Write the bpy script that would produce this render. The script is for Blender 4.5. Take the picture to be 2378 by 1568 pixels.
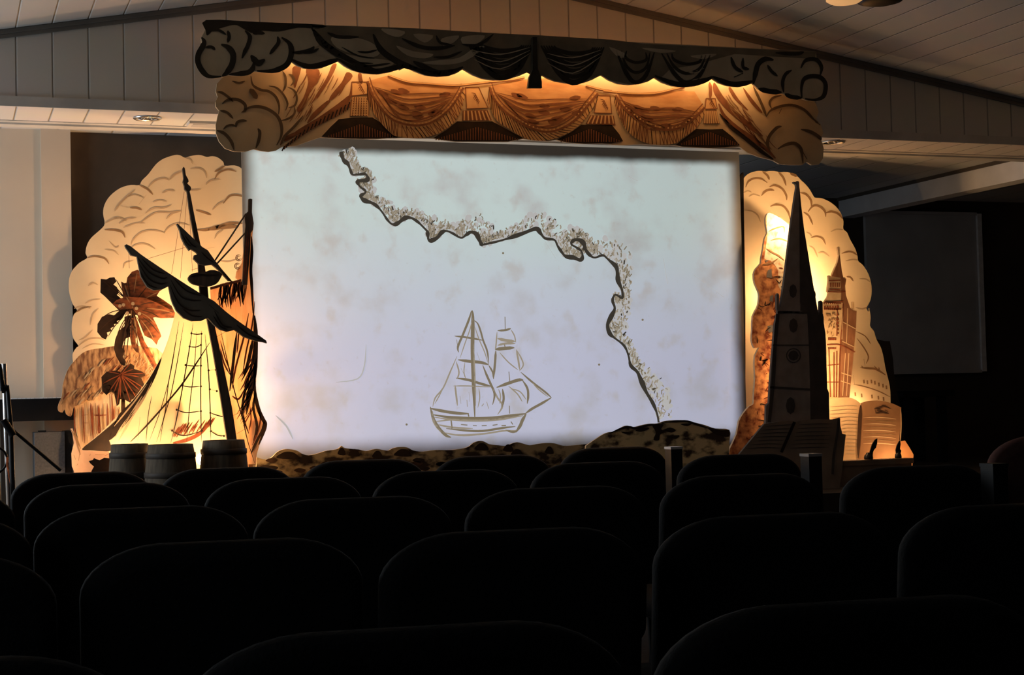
import bpy, math, random
from mathutils import Vector, Matrix
from mathutils.geometry import tessellate_polygon
random.seed(7)
D = bpy.data
for o in list(D.objects):
    D.objects.remove(o)
scn = bpy.context.scene
col = scn.collection

# ------------------------------------------------------------------ camera
IW, IH = 2378, 1568
F = 3650.0
YAW = math.radians(19.87)
PIT = math.atan(131 / F)
ROLL = 0.023
CAM = Vector((0, 0, 1.10))
fwd = Vector((math.sin(YAW) * math.cos(PIT), math.cos(YAW) * math.cos(PIT), math.sin(PIT)))
rgt = Vector((math.cos(YAW), -math.sin(YAW), 0))
upv = rgt.cross(fwd)
cax = rgt * math.cos(ROLL) - upv * math.sin(ROLL)
cay = rgt * math.sin(ROLL) + upv * math.cos(ROLL)
cd = D.cameras.new('camera')
cd.sensor_width = 36
cd.sensor_fit = 'HORIZONTAL'
cd.lens = F / IW * 36
cd.clip_start = 0.05
cam = D.objects.new('camera', cd)
m = Matrix.Identity(4)
for i in range(3):
    m[i][0], m[i][1], m[i][2], m[i][3] = cax[i], cay[i], -fwd[i], CAM[i]
cam.matrix_world = m
col.objects.link(cam)
scn.camera = cam

# ------------------------------------------------------------------ world, exposure, daylight
scn.view_settings.view_transform = 'Standard'
scn.view_settings.look = 'None'
scn.view_settings.exposure = 0
scn.view_settings.gamma = 1
scn.view_settings.use_curve_mapping = False
scn.cycles.use_denoising = True
wd = D.worlds.new('dim_world')
wd.use_nodes = True
wd.node_tree.nodes['Background'].inputs[0].default_value = (.6, .7, .9, 1)
wd.node_tree.nodes['Background'].inputs[1].default_value = 0.02
scn.world = wd

WALL_X = -1.68
# daylight coming in through the two windows of the left wall
WINS = [(7.15, 8.85, .95, 2.15, 44.0), (0.6, 2.6, 1.1, 2.2, 3.2)]
for y0, y1, z0, z1, en in WINS:
    dl = D.lights.new('daylight', 'AREA')
    dl.shape = 'RECTANGLE'
    dl.size, dl.size_y = y1 - y0 - .12, z1 - z0 - .12
    dl.energy = en
    dl.color = (.76, .89, 1.0)
    dlo = D.objects.new('daylight', dl)
    dlo.location = (WALL_X + .03, (y0 + y1) / 2, (z0 + z1) / 2)
    m = Matrix(((0, 0, -1, 0), (1, 0, 0, 0), (0, -1, 0, 0), (0, 0, 0, 1)))   # shines along +X
    dlo.matrix_world = Matrix.Translation(dlo.location) @ m
    col.objects.link(dlo)

WARM = (1.0, .59, .28)
LAMPS = [  # where a flood lamp stands behind the scenery: pixel x, y, depth Y, watts, who hides it
    (434, 785, 8.50, 14.0, 'behind the top of the big pale sail', None),
    (464, 930, 8.46, 34.0, 'behind the middle of the big pale sail', None),
    (543, 900, 8.56, 5.0, 'behind the red-brown fore sail', None),
    (470, 1066, 8.21, 7.0, 'behind the barrels below the tall mast', None),
    (300, 1084, 8.22, 11.0, 'behind the leftmost barrel', None),
    (1874, 685, 8.67, 30.0, 'behind the dark church, near the right cloud', (0, 1, 1)),
    (1852, 525, 8.46, 11.0, 'behind the dark church spire', (0, 1, .55)),
    (1882, 880, 8.31, 27.0, 'behind the dark church, beside the clock tower', (.78, .63, 1)),
    (1992, 968, 8.74, 7.0, 'behind the lit open book', (0, 1, 1)),
    (2097, 1082, 8.34, 3.8, 'behind the dark ledge with inkwells', None),
]
BATTEN_L = 27.0


# ------------------------------------------------------------------ pixel -> world helpers
def ray(px, py):
    return fwd * F + cax * (px - IW / 2) + cay * (IH / 2 - py)


def W(px, py, Y):
    d = ray(px, py)
    return CAM + d * (Y / d.y)


def WZ(px, py, z):
    d = ray(px, py)
    return CAM + d * ((z - CAM.z) / d.z)


def crop(x0, y0, s):
    return lambda pts: [(x0 + x / s, y0 + y / s) for x, y in pts]


A1 = crop(100, 330, 3.92)
A2 = crop(100, 700, 3.646)
A3 = crop(440, 30, 4.356)
A4 = crop(900, 60, 4.573)
A5 = crop(1400, 90, 4.246)
A6 = crop(1660, 380, 4.357)
A7 = crop(1660, 700, 3.734)
A8 = crop(0, 800, 4.127)
B1 = crop(740, 340, 5.6)
B2 = crop(1100, 460, 5.6)
B3 = crop(1360, 660, 3.919)
B4 = crop(960, 690, 4.356)
B5 = crop(560, 960, 4.1)
B6 = crop(1100, 960, 3.835)
SZ = 0.50     # top of the stage platform


def cr(pts, closed=False, n=4):
    N = len(pts)
    out = []
    rng = range(N) if closed else range(N - 1)
    for i in rng:
        if closed:
            a, b, c, d = pts[i - 1], pts[i], pts[(i + 1) % N], pts[(i + 2) % N]
        else:
            a, b, c, d = pts[max(i - 1, 0)], pts[i], pts[i + 1], pts[min(i + 2, N - 1)]
        for k in range(n):
            t = k / n
            out.append(tuple(.5 * (2 * b[j] + (c[j] - a[j]) * t + (2 * a[j] - 5 * b[j] + 4 * c[j] - d[j]) * t * t
                                   + (3 * b[j] - a[j] - 3 * c[j] + d[j]) * t ** 3) for j in (0, 1)))
    if not closed:
        out.append(tuple(pts[-1]))
    return out


# ------------------------------------------------------------------ materials
MATS = {}


def principled(name, rough=.8, spec=.2, metal=0):
    mt = D.materials.new(name)
    mt.use_nodes = True
    b = mt.node_tree.nodes['Principled BSDF']
    b.inputs['Roughness'].default_value = rough
    b.inputs['Metallic'].default_value = metal
    b.inputs['Specular IOR Level'].default_value = spec
    return mt, mt.node_tree, b


def mat(name, c, c2=None, scale=8, rough=.8, stretch=(1, 1, 1), lo=.35, hi=.65, detail=4, metal=0, spec=.2, bump=0, rot=(0, 0, 0)):
    """a surface whose colour wanders between two tones of itself (procedural noise)"""
    if name in MATS:
        return MATS[name]
    mt, nt, b = principled(name, rough, spec, metal)
    if c2 is None:
        c2 = tuple(x * .82 for x in c)
    tc = nt.nodes.new('ShaderNodeTexCoord')
    mp = nt.nodes.new('ShaderNodeMapping')
    mp.inputs['Scale'].default_value = stretch
    mp.inputs['Rotation'].default_value = rot
    nz = nt.nodes.new('ShaderNodeTexNoise')
    nz.inputs['Scale'].default_value = scale
    nz.inputs['Detail'].default_value = detail
    rp = nt.nodes.new('ShaderNodeValToRGB')
    rp.color_ramp.elements[0].position = lo
    rp.color_ramp.elements[1].position = hi
    rp.color_ramp.elements[0].color = (*c2, 1)
    rp.color_ramp.elements[1].color = (*c, 1)
    L = nt.links.new
    L(tc.outputs['Object'], mp.inputs['Vector'])
    L(mp.outputs['Vector'], nz.inputs['Vector'])
    L(nz.outputs['Fac'], rp.inputs['Fac'])
    L(rp.outputs['Color'], b.inputs['Base Color'])
    if bump:
        bp = nt.nodes.new('ShaderNodeBump')
        bp.inputs['Strength'].default_value = bump
        bp.inputs['Distance'].default_value = .01
        L(nz.outputs['Fac'], bp.inputs['Height'])
        L(bp.outputs['Normal'], b.inputs['Normal'])
    MATS[name] = mt
    return mt


def planks(name, c, pitch=.172, groove=.012, axis=0, off=0.0, dark=.45, rough=.6):
    """painted tongue-and-groove boards: V-joints every pitch metres"""
    mt, nt, b = principled(name, rough, .3)
    L = nt.links.new
    g = nt.nodes.new('ShaderNodeNewGeometry')
    sp = nt.nodes.new('ShaderNodeSeparateXYZ')
    L(g.outputs['Position'], sp.inputs[0])

    def mth(op, a, bb=None):
        n = nt.nodes.new('ShaderNodeMath')
        n.operation = op
        for i, v in enumerate((a, bb)):
            if v is None:
                continue
            if isinstance(v, (int, float)):
                n.inputs[i].default_value = v
            else:
                L(v, n.inputs[i])
        return n.outputs[0]
    x = mth('ADD', sp.outputs[axis], off + 50 * pitch)
    fr = mth('MODULO', x, pitch)
    dist = mth('ABSOLUTE', mth('SUBTRACT', fr, pitch / 2))     # 0..pitch/2, largest at the joint
    e = mth('DIVIDE', mth('SUBTRACT', dist, pitch / 2 - groove / 2), groove / 2)
    e = mth('MAXIMUM', e, 0.0)
    mx = nt.nodes.new('ShaderNodeMix')
    mx.data_type = 'RGBA'
    L(e, mx.inputs['Factor'])
    mx.inputs['A'].default_value = (*c, 1)
    mx.inputs['B'].default_value = (*[v * dark for v in c], 1)
    nz = nt.nodes.new('ShaderNodeTexNoise')
    nz.inputs['Scale'].default_value = 3
    mul = nt.nodes.new('ShaderNodeMix')
    mul.data_type = 'RGBA'
    mul.blend_type = 'MULTIPLY'
    mul.inputs['Factor'].default_value = .15
    L(g.outputs['Position'], nz.inputs['Vector'])
    L(mx.outputs['Result'], mul.inputs['A'])
    L(nz.outputs['Color'], mul.inputs['B'])
    L(mul.outputs['Result'], b.inputs['Base Color'])
    bp = nt.nodes.new('ShaderNodeBump')
    bp.inputs['Strength'].default_value = .8
    bp.inputs['Distance'].default_value = .006
    bp.invert = True
    L(e, bp.inputs['Height'])
    L(bp.outputs['Normal'], b.inputs['Normal'])
    return mt


def glow(name, c, s):
    mt, nt, b = principled(name, .5)
    b.inputs['Base Color'].default_value = (*c, 1)
    b.inputs['Emission Color'].default_value = (*c, 1)
    b.inputs['Emission Strength'].default_value = s
    return mt


CREAM = mat('cloud_paint', (.79, .645, .43), (.73, .565, .355), 3, .9)
LINE = mat('cloud_line_paint', (.34, .20, .10), (.26, .15, .07), 20, .9)
LINE2 = mat('faint_line_paint', (.52, .38, .23), (.46, .33, .2), 20, .9)
PLY = mat('plywood_edge', (.55, .42, .27), (.45, .33, .2), 30, .8)
SAILM = mat('sail_paint', (.90, .82, .64), (.84, .74, .54), 5, .9)
SAILR = mat('fore_sail_paint', (.86, .66, .46), (.78, .50, .30), 14, .9, stretch=(3, 1, .5))
RED = mat('red_brown_paint', (.25, .065, .025), (.14, .035, .015), 25, .9)
DKBR = mat('dark_brown_paint', (.06, .028, .015), (.035, .018, .01), 20, .85)
INK = mat('ink_paint', (.03, .017, .01), (.02, .012, .008), 20, .85)
THATCH = mat('thatch_paint', (.62, .36, .17), (.20, .09, .045), 16, .95, stretch=(3.5, 1, 1.0), rot=(0, math.radians(-38), 0), lo=.38, hi=.62, detail=6)
HUTW = mat('hut_wall_paint', (.82, .62, .42), (.70, .48, .30), 18, .9, stretch=(2.5, 1, .4))
SAND = mat('sand_paint', (.82, .56, .40), (.70, .44, .30), 9, .9)
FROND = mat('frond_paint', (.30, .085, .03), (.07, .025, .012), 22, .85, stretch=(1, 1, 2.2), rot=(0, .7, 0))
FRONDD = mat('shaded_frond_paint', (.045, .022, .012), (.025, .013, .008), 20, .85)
MASTM = mat('mast_paint', (.11, .075, .05), (.06, .043, .03), 12, .8, stretch=(4, 1, .5))
FURL = mat('furled_sail_paint', (.12, .10, .075), (.08, .065, .048), 9, .85)
BARREL = mat('barrel_wood', (.11, .085, .058), (.07, .052, .036), 10, .8, stretch=(6, 6, .6))
HOOP = mat('barrel_hoop', (.055, .043, .034), None, 10, .6)
ROCK = mat('cliff_paint', (.78, .36, .15), (.22, .05, .022), 20, .9, lo=.36, hi=.60, detail=6)
ROCKP = mat('cliff_pale_paint', (.85, .72, .52), (.55, .30, .16), 22, .9, lo=.3, hi=.5, detail=6)
HOLE = mat('grey_paint', (.22, .20, .19), None, 10, .9)
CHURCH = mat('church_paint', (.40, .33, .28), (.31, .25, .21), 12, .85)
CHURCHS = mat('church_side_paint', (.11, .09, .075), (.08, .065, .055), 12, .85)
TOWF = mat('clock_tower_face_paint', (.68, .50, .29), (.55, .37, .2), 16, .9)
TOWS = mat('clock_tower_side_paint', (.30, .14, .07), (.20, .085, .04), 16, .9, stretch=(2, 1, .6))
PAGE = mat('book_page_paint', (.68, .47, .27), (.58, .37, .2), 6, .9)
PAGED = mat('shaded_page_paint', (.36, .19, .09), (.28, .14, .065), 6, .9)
ORANGE = mat('orange_paint', (.85, .40, .16), (.75, .32, .12), 6, .9)
BOOKD = mat('dark_book_paint', (.33, .25, .18), (.24, .18, .13), 8, .85)
GROUND = mat('ground_row_paint', (.40, .31, .17), (.035, .022, .014), 8, .95, lo=.44, hi=.56, detail=5, stretch=(1, 1, 1.6))
MOUND = mat('mound_paint', (.62, .52, .30), (.05, .032, .02), 9, .95, lo=.40, hi=.52, detail=5, stretch=(1, 1, 1.6))
PELF = mat('front_pelmet_paint', (.62, .53, .37), (.50, .42, .29), 7, .9)
PELFD = mat('front_pelmet_dark_paint', (.06, .05, .034), (.04, .033, .023), 14, .9)
PELFM = mat('front_pelmet_drape_paint', (.28, .235, .155), (.20, .165, .11), 9, .9)
PELR = mat('rear_pelmet_paint', (.66, .52, .32), (.58, .44, .26), 6, .9)
PELS = mat('swag_paint', (.62, .37, .17), (.46, .24, .10), 12, .9, stretch=(.6, 1, 2))
PELB = mat('swag_brown_paint', (.24, .10, .045), (.17, .07, .03), 25, .9)
PELL = mat('swag_light_paint', (.70, .46, .22), (.60, .36, .16), 10, .9)
SCROLL = mat('scroll_line_paint', (.15, .10, .055), (.11, .075, .04), 14, .9)
PELK = mat('swag_black_paint', (.035, .022, .013), (.022, .014, .009), 20, .9)
WHITEP = planks('white_planks', (.70, .67, .62), .172, .012)
CEILP = planks('ceiling_planks', (.68, .65, .61), .172, .012, dark=.72)
SOFP = planks('soffit_planks', (.74, .70, .66), .172, .012, dark=.35)
STCEIL = planks('stage_ceiling_planks', (.66, .65, .63), .30, .02, dark=.6)
TRIM = mat('trim_paint', (.66, .63, .58), None, 5, .5)
GTRIM = mat('shaded_gable_trim', (.20, .185, .165), None, 5, .6)  # dark tone carries the shade on the gable trim
DTRIM = mat('dark_trim', (.10, .085, .07), None, 5, .6)
CREAMW = mat('cream_wall', (.66, .56, .44), (.62, .52, .41), 2, .7)
DARKW = mat('dark_brown_wall', (.055, .042, .032), (.045, .034, .026), 4, .8)
RECESSW = mat('brown_recess_wall', (.11, .082, .06), (.09, .066, .048), 4, .8)
BLACKW = mat('shadow_black', (.012, .010, .009), (.008, .007, .006), 6, .9, stretch=(6, 6, .5))
CARPET = mat('dark_carpet', (.03, .025, .022), (.02, .017, .015), 60, .95, bump=.3)
STAGEM = mat('stage_boards', (.06, .05, .042), (.045, .037, .03), 12, .6, stretch=(1, 8, 1))
GREYW = mat('hall_wall', (.12, .11, .10), None, 2, .8)
FABRIC = mat('black_chair_fabric', (.010, .0095, .010), (.006, .006, .0065), 120, .8, bump=.2, spec=.25)
CHMET = mat('black_metal', (.012, .012, .013), None, 20, .45, spec=.4)
CHROME = mat('chrome', (.75, .77, .80), (.65, .67, .7), 20, .25, metal=1)
BLKP = mat('black_plastic', (.010, .010, .011), None, 20, .4)
GREYC = mat('grey_carpet_cloth', (.105, .105, .11), (.08, .08, .085), 90, .95, bump=.3)
BOARD = mat('whiteboard', (.50, .49, .48), None, 3, .4)
ALU = mat('aluminium', (.8, .8, .8), None, 20, .35)
PINK = mat('pink_brown_fabric', (.16, .075, .062), (.13, .06, .05), 60, .9)
OCORD = mat('orange_cord', (.75, .17, .05), None, 20, .5)
AMBER = glow('amber_glass', (1.0, .52, .20), .55)
BULB = {}
BEAMM = mat('pale_beam', (.82, .82, .83), None, 3, .7)
CLOTH = None


def let_light_through(mt, f):
    """thin painted cloth: part of the light behind it comes through"""
    nt = mt.node_tree
    bs_ = nt.nodes['Principled BSDF']
    out = nt.nodes['Material Output']
    tr = nt.nodes.new('ShaderNodeBsdfTranslucent')
    mx = nt.nodes.new('ShaderNodeMixShader')
    mx.inputs[0].default_value = f
    nt.links.new(bs_.inputs['Base Color'].links[0].from_socket, tr.inputs['Color'])
    nt.links.new(bs_.outputs[0], mx.inputs[1])
    nt.links.new(tr.outputs[0], mx.inputs[2])
    nt.links.new(mx.outputs[0], out.inputs['Surface'])


for mt_ in (SAILM, SAILR):
    let_light_through(mt_, .6)


# ------------------------------------------------------------------ mesh builder
class MB:
    def __init__(s):
        s.v, s.f, s.mi, s.mats, s.sm = [], [], [], [], []

    def slot(s, mt):
        if mt not in s.mats:
            s.mats.append(mt)
        return s.mats.index(mt)

    def add(s, vs, fs, mt, smooth=False):
        k = len(s.v)
        i = s.slot(mt)
        s.v += [Vector(v) for v in vs]
        for f in fs:
            s.f.append([k + a for a in f])
            s.mi.append(i)
            s.sm.append(smooth)

    def flat(s, pts, Y, th, mt, edge=None):
        """a cut-out board standing in the plane Y, thickness th, outline given in photo pixels"""
        vs = []
        for x, y in pts:
            w = W(x, min(y, 1300), Y)
            if y >= 1900 or w.z < SZ:
                w.z = SZ
            vs.append(w)
        n = len(vs)
        back = [v + Vector((0, th, 0)) for v in vs]
        tri = tessellate_polygon([[Vector((v.x, v.z, 0)) for v in vs]])
        s.add(vs, [t for t in tri], mt)
        s.add(back, [tuple(reversed(t)) for t in tri], edge or mt)
        s.add(vs + back, [(i, (i + 1) % n, n + (i + 1) % n, n + i) for i in range(n)], edge or mt)

    def patch(s, pts, Y, mt, lay=1):
        vs = [W(x, y, Y) - Vector((0, .0012 * lay, 0)) for x, y in pts]
        tri = tessellate_polygon([[Vector((v.x, v.z, 0)) for v in vs]])
        s.add(vs, tri, mt)

    def stroke(s, pts, Y, w, mt, lay=2, smooth=True, taper=True):
        if smooth and len(pts) > 2:
            pts = cr(pts, n=4)
        n = len(pts)
        vs = []
        for i, (x, y) in enumerate(pts):
            a, b = pts[max(i - 1, 0)], pts[min(i + 1, n - 1)]
            dx, dy = b[0] - a[0], b[1] - a[1]
            l = math.hypot(dx, dy) or 1
            t = i / (n - 1)
            ww = w * (.25 + .75 * min(1, 4 * t, 4 * (1 - t))) if taper else w
            ox, oy = -dy / l * ww / 2, dx / l * ww / 2
            vs += [W(x + ox, y + oy, Y), W(x - ox, y - oy, Y)]
        vs = [v - Vector((0, .0012 * lay, 0)) for v in vs]
        s.add(vs, [(2 * i, 2 * i + 1, 2 * i + 3, 2 * i + 2) for i in range(n - 1)], mt)

    def dot(s, x, y, r, Y, mt, lay=3, ry=None):
        ry = ry or r
        s.patch([(x + r * math.cos(a * math.pi / 4), y + ry * math.sin(a * math.pi / 4)) for a in range(8)], Y, mt, lay)

    def box(s, a, b, mt):
        x0, y0, z0 = a
        x1, y1, z1 = b
        vs = [(x0, y0, z0), (x1, y0, z0), (x1, y1, z0), (x0, y1, z0), (x0, y0, z1), (x1, y0, z1), (x1, y1, z1), (x0, y1, z1)]
        s.add(vs, [(0, 3, 2, 1), (4, 5, 6, 7), (0, 1, 5, 4), (1, 2, 6, 5), (2, 3, 7, 6), (3, 0, 4, 7)], mt)

    def tube(s, path, r, mt, n=10, caps=True):
        path = [Vector(p) for p in path]
        rs = r if isinstance(r, (list, tuple)) else [r] * len(path)
        vs = []
        for i, p in enumerate(path):
            t = (path[min(i + 1, len(path) - 1)] - path[max(i - 1, 0)]).normalized()
            a = t.orthogonal().normalized() if i == 0 else (a - t * a.dot(t)).normalized()
            b = t.cross(a)
            for k in range(n):
                q = 2 * math.pi * k / n
                vs.append(p + (a * math.cos(q) + b * math.sin(q)) * rs[i])
        fs = []
        for i in range(len(path) - 1):
            for k in range(n):
                fs.append((i * n + k, i * n + (k + 1) % n, (i + 1) * n + (k + 1) % n, (i + 1) * n + k))
        s.add(vs, fs, mt, True)
        if caps:
            s.add(vs[:n], [tuple(reversed(range(n)))], mt)
            s.add(vs[-n:], [tuple(range(n))], mt)

    def lathe(s, prof, c, mt, n=28):
        vs = []
        for r, z in prof:
            for k in range(n):
                q = 2 * math.pi * k / n
                vs.append((c[0] + r * math.cos(q), c[1] + r * math.sin(q), c[2] + z))
        fs = []
        for i in range(len(prof) - 1):
            for k in range(n):
                fs.append((i * n + k, i * n + (k + 1) % n, (i + 1) * n + (k + 1) % n, (i + 1) * n + k))
        s.add(vs, fs, mt, True)

    def build(s, name, parent=None, origin=None):
        o = None
        if origin is None:
            if parent is not None:
                origin = parent['_o']
                origin = Vector(origin)
            else:
                n = len(s.v)
                origin = Vector((sum(v.x for v in s.v) / n, sum(v.y for v in s.v) / n, min(v.z for v in s.v)))
        me = D.meshes.new(name)
        me.from_pydata([v - origin for v in s.v], [], s.f)
        for mt in s.mats:
            me.materials.append(mt)
        for p, i, sm in zip(me.polygons, s.mi, s.sm):
            p.material_index = i
            p.use_smooth = sm
        me.update()
        o = D.objects.new(name, me)
        col.objects.link(o)
        if parent is None:
            o.location = origin
        else:
            o.parent = parent
            o.location = origin - Vector(parent['_o'])
        o['_o'] = tuple(origin)
        return o


def tag(o, label, cat, group=None):
    o['label'] = label
    o['category'] = cat
    if group:
        o['group'] = group
    return o


def thing(name, label, cat, loc, group=None):
    o = D.objects.new(name, None)
    col.objects.link(o)
    o.location = loc
    o['_o'] = tuple(loc)
    o.empty_display_size = .1
    return tag(o, label, cat, group)


def struct(mb, name):
    o = mb.build(name)
    o['kind'] = 'structure'
    return o


def copy_tree(o, parent=None):
    c = o.copy()
    col.objects.link(c)
    if parent is not None:
        c.parent = parent
    for ch in list(o.children):
        copy_tree(ch, c)
    return c


def sticks(root, px, Y, z1):
    """a timber prop behind a cut-out board, from the platform up"""
    w = W(px, 1000, Y)
    b = MB()
    b.box((w.x - .02, w.y + .013, SZ), (w.x + .02, w.y + .043, z1), PLY)
    b.box((w.x - .02, w.y + .013, SZ), (w.x + .02, w.y + .06, SZ + .025), PLY)
    return b.build('brace', root)


# ------------------------------------------------------------------ the hall
YH = 8.0
RIDX, RIDZ = 2.77, 3.397


def ceil_z(x):
    return RIDZ - .186 * (RIDX - x) if x < RIDX else RIDZ - .158 * (x - RIDX)


WXR = 7.98
WSR = 9.4
YB = -1.6
b = MB()
b.box((WALL_X, YB, -.1), (WXR, 7.75, 0), CARPET)
struct(b, 'floor')
b = MB()
for x0, x1 in ((WALL_X - .1, RIDX), (RIDX, WXR)):
    z0, z1 = ceil_z(x0), ceil_z(x1)
    b.add([(x0, YB, z0), (x1, YB, z1), (x1, YH + .02, z1), (x0, YH + .02, z0), (x0, YB, z0 + .1), (x1, YB, z1 + .1), (x1, YH + .02, z1 + .1), (x0, YH + .02, z0 + .1)],
          [(0, 3, 2, 1), (4, 5, 6, 7), (0, 1, 5, 4), (1, 2, 6, 5), (2, 3, 7, 6), (3, 0, 4, 7)], CEILP)
struct(b, 'ceiling')
# window wall on the left
gm, gnt, gb = principled('window_glass', .05, .5)
gb.inputs['Transmission Weight'].default_value = 1
gb.inputs['Base Color'].default_value = (.9, .95, 1, 1)
b = MB()
edge = YB
for y0, y1, z0, z1, en in sorted(WINS):
    b.box((WALL_X - .12, edge, 0), (WALL_X, y0, 2.72), CREAMW)
    b.box((WALL_X - .12, y0, 0), (WALL_X, y1, z0), CREAMW)
    b.box((WALL_X - .12, y0, z1), (WALL_X, y1, 2.72), CREAMW)
    edge = y1
b.box((WALL_X - .12, edge, 0), (WALL_X, 9.2, 2.72), CREAMW)
struct(b, 'wall_left')
for i, (WY0, WY1, WZ0, WZ1, en) in enumerate(WINS):
    b = MB()
    ym = (WY0 + WY1) / 2
    for y0, y1, z0, z1 in ((WY0, WY1, WZ0, WZ0 + .05), (WY0, WY1, WZ1 - .05, WZ1), (WY0, WY0 + .05, WZ0 + .05, WZ1 - .05), (WY1 - .05, WY1, WZ0 + .05, WZ1 - .05), (ym - .02, ym + .02, WZ0 + .05, WZ1 - .05)):
        b.box((WALL_X - .09, y0, z0), (WALL_X - .03, y1, z1), TRIM)
    wf = struct(b, 'window_%d' % (i + 1))
    b = MB()
    b.box((WALL_X - .07, WY0 + .04, WZ0 + .04), (WALL_X - .06, WY1 - .04, WZ1 - .04), gm)
    b.build('pane', wf)
b = MB()
b.box((WXR, YB, 0), (WXR + .1, 8.4, 2.9), GREYW)
struct(b, 'wall_right')
b = MB()
b.box((WXR, 8.4, 0), (WSR + .1, 8.5, 2.7), DARKW)
b.box((WSR, 8.5, 0), (WSR + .1, 11.1, 2.7), DARKW)
struct(b, 'wall_stage_right')
b = MB()
b.add([(WALL_X, YB, 0), (WXR, YB, 0), (WXR, YB, ceil_z(WXR)), (RIDX, YB, RIDZ), (WALL_X, YB, ceil_z(WALL_X)),
       (WALL_X, YB - .1, 0), (WXR, YB - .1, 0), (WXR, YB - .1, ceil_z(WXR)), (RIDX, YB - .1, RIDZ), (WALL_X, YB - .1, ceil_z(WALL_X))],
      [(0, 1, 2, 3, 4), (9, 8, 7, 6, 5), (0, 5, 6, 1), (1, 6, 7, 2), (2, 7, 8, 3), (3, 8, 9, 4), (4, 9, 5, 0)], GREYW)
struct(b, 'wall_rear')
# the gable header over the stage and its soffit
HZ = 2.56
b = MB()
xs = (WALL_X, WXR)
top = [(WALL_X, ceil_z(WALL_X)), (RIDX, RIDZ), (WXR, ceil_z(WXR))]
fr = [(WALL_X, YH, HZ), (WXR, YH, HZ)] + [(x, YH, z) for x, z in reversed(top)]
bk = [(x, YH + .38, z) for x, y, z in fr]
b.add(fr, [(0, 1, 2, 3, 4)], WHITEP)
b.add(bk, [(4, 3, 2, 1, 0)], WHITEP)
b.add([(WALL_X, YH, HZ), (WXR, YH, HZ), (WXR, YH + .38, HZ), (WALL_X, YH + .38, HZ)], [(0, 3, 2, 1)], SOFP)
struct(b, 'wall_header')
b = MB()
b.box((WALL_X, YH - .01, HZ), (WXR, YH, HZ + .05), TRIM)
struct(b, 'trim_header')
b = MB()
for (xa, za), (xb, zb) in zip(top[:-1], top[1:]):
    for d0, d1, yy in ((.002, .022, .022), (.022, .042, .012)):
        b.add([(xa, YH - yy, za - d1), (xb, YH - yy, zb - d1), (xb, YH - yy, zb - d0), (xa, YH - yy, za - d0),
               (xa, YH, za - d1), (xb, YH, zb - d1), (xb, YH, zb - d0), (xa, YH, za - d0)],
              [(0, 1, 2, 3), (0, 4, 5, 1), (3, 2, 6, 7)], GTRIM)
struct(b, 'trim_gable')
b = MB()
b.box((WALL_X, YH + .38, HZ - .004), (WXR, YH + .43, HZ + .03), TRIM)
b.box((WALL_X, YH + .43, HZ - .014), (WXR, YH + .52, HZ + .06), TRIM)
struct(b, 'trim_soffit')
# stage recess
b = MB()
b.box((WALL_X, YH + .52, 2.62), (WSR, 11.1, 2.70), STCEIL)
struct(b, 'ceiling_stage')
b = MB()
b.box((WALL_X, 11.0, 0), (WSR, 11.1, 2.62), DARKW)
struct(b, 'wall_back')
xc = W(165, 500, 9.0).x
xm = W(96, 500, 9.0).x
b = MB()
b.box((WALL_X, 9.0, 0), (xc, 9.12, 2.62), CREAMW)
struct(b, 'wall_stage_left')
b = MB()
b.box((xc, 9.05, 0), (W(640, 500, 9.3).x, 9.12, 2.62), RECESSW)
struct(b, 'wall_recess_back')
b = MB()
b.box((xc - .1, 9.12, 0), (xc, 11.0, 2.62), DARKW)
struct(b, 'wall_recess_left')
b = MB()
b.box((xm, 8.975, 0), (xc, 8.999, 2.62), CREAMW)
struct(b, 'trim_stage_left')
b = MB()
b.box((WALL_X, 7.75, 0), (WXR, 8.4, SZ), STAGEM)
b.box((WALL_X, 8.4, 0), (WSR, 11.0, SZ), STAGEM)
struct(b, 'floor_stage')
# pale boxed beam running back along the right of the stage
b = MB()
bx = W(1953, 453, 10.95).x
b.box((bx, YH + .52, 2.46), (bx + .14, 10.99, 2.62), BEAMM)
b.box((bx - .015, YH + .52, 2.595), (bx, 10.99, 2.62), DTRIM)
struct(b, 'beam_stage_right')

# downlights, hatch
for k, (px, py, lab) in enumerate(((342, 273, 'round recessed downlight in the soffit, left of the pelmet'),
                                   (1934, 329, 'round recessed downlight in the soffit, right of the pelmet'))):
    c = WZ(px, py, HZ)
    t = thing('downlight', lab, 'light', (c.x, c.y, HZ))
    b = MB()
    b.lathe([(.052, -.001), (.07, -.001), (.072, -.006), (.066, -.010), (.054, -.008), (.050, -.001)], c, CHROME, 32)
    b.build('bezel', t)
    b = MB()
    b.lathe([(0, -.002), (.050, -.002)], c, BLKP, 24)
    b.build('reflector', t)
    b = MB()
    for a in range(3):
        q = a * 2.1 + .4
        b.lathe([(.0, -.008), (.008, -.006), (.010, -.002)], (c.x + .024 * math.cos(q), c.y + .024 * math.sin(q), c.z), CHROME, 10)
    b.build('lamp_capsule', t)
c0, c1 = WZ(432, 290, HZ), WZ(500, 292, HZ)
b = MB()
b.box((c0.x, c0.y - .13, HZ - .014), (c1.x + .1, c0.y - .02, HZ), TRIM)
b.box((c0.x + .02, c0.y - .115, HZ - .016), (c1.x + .08, c0.y - .035, HZ - .013), BOARD)
tag(b.build('ceiling_hatch'), 'small grey framed hatch in the white soffit beside the pelmet', 'hatch')

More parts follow.
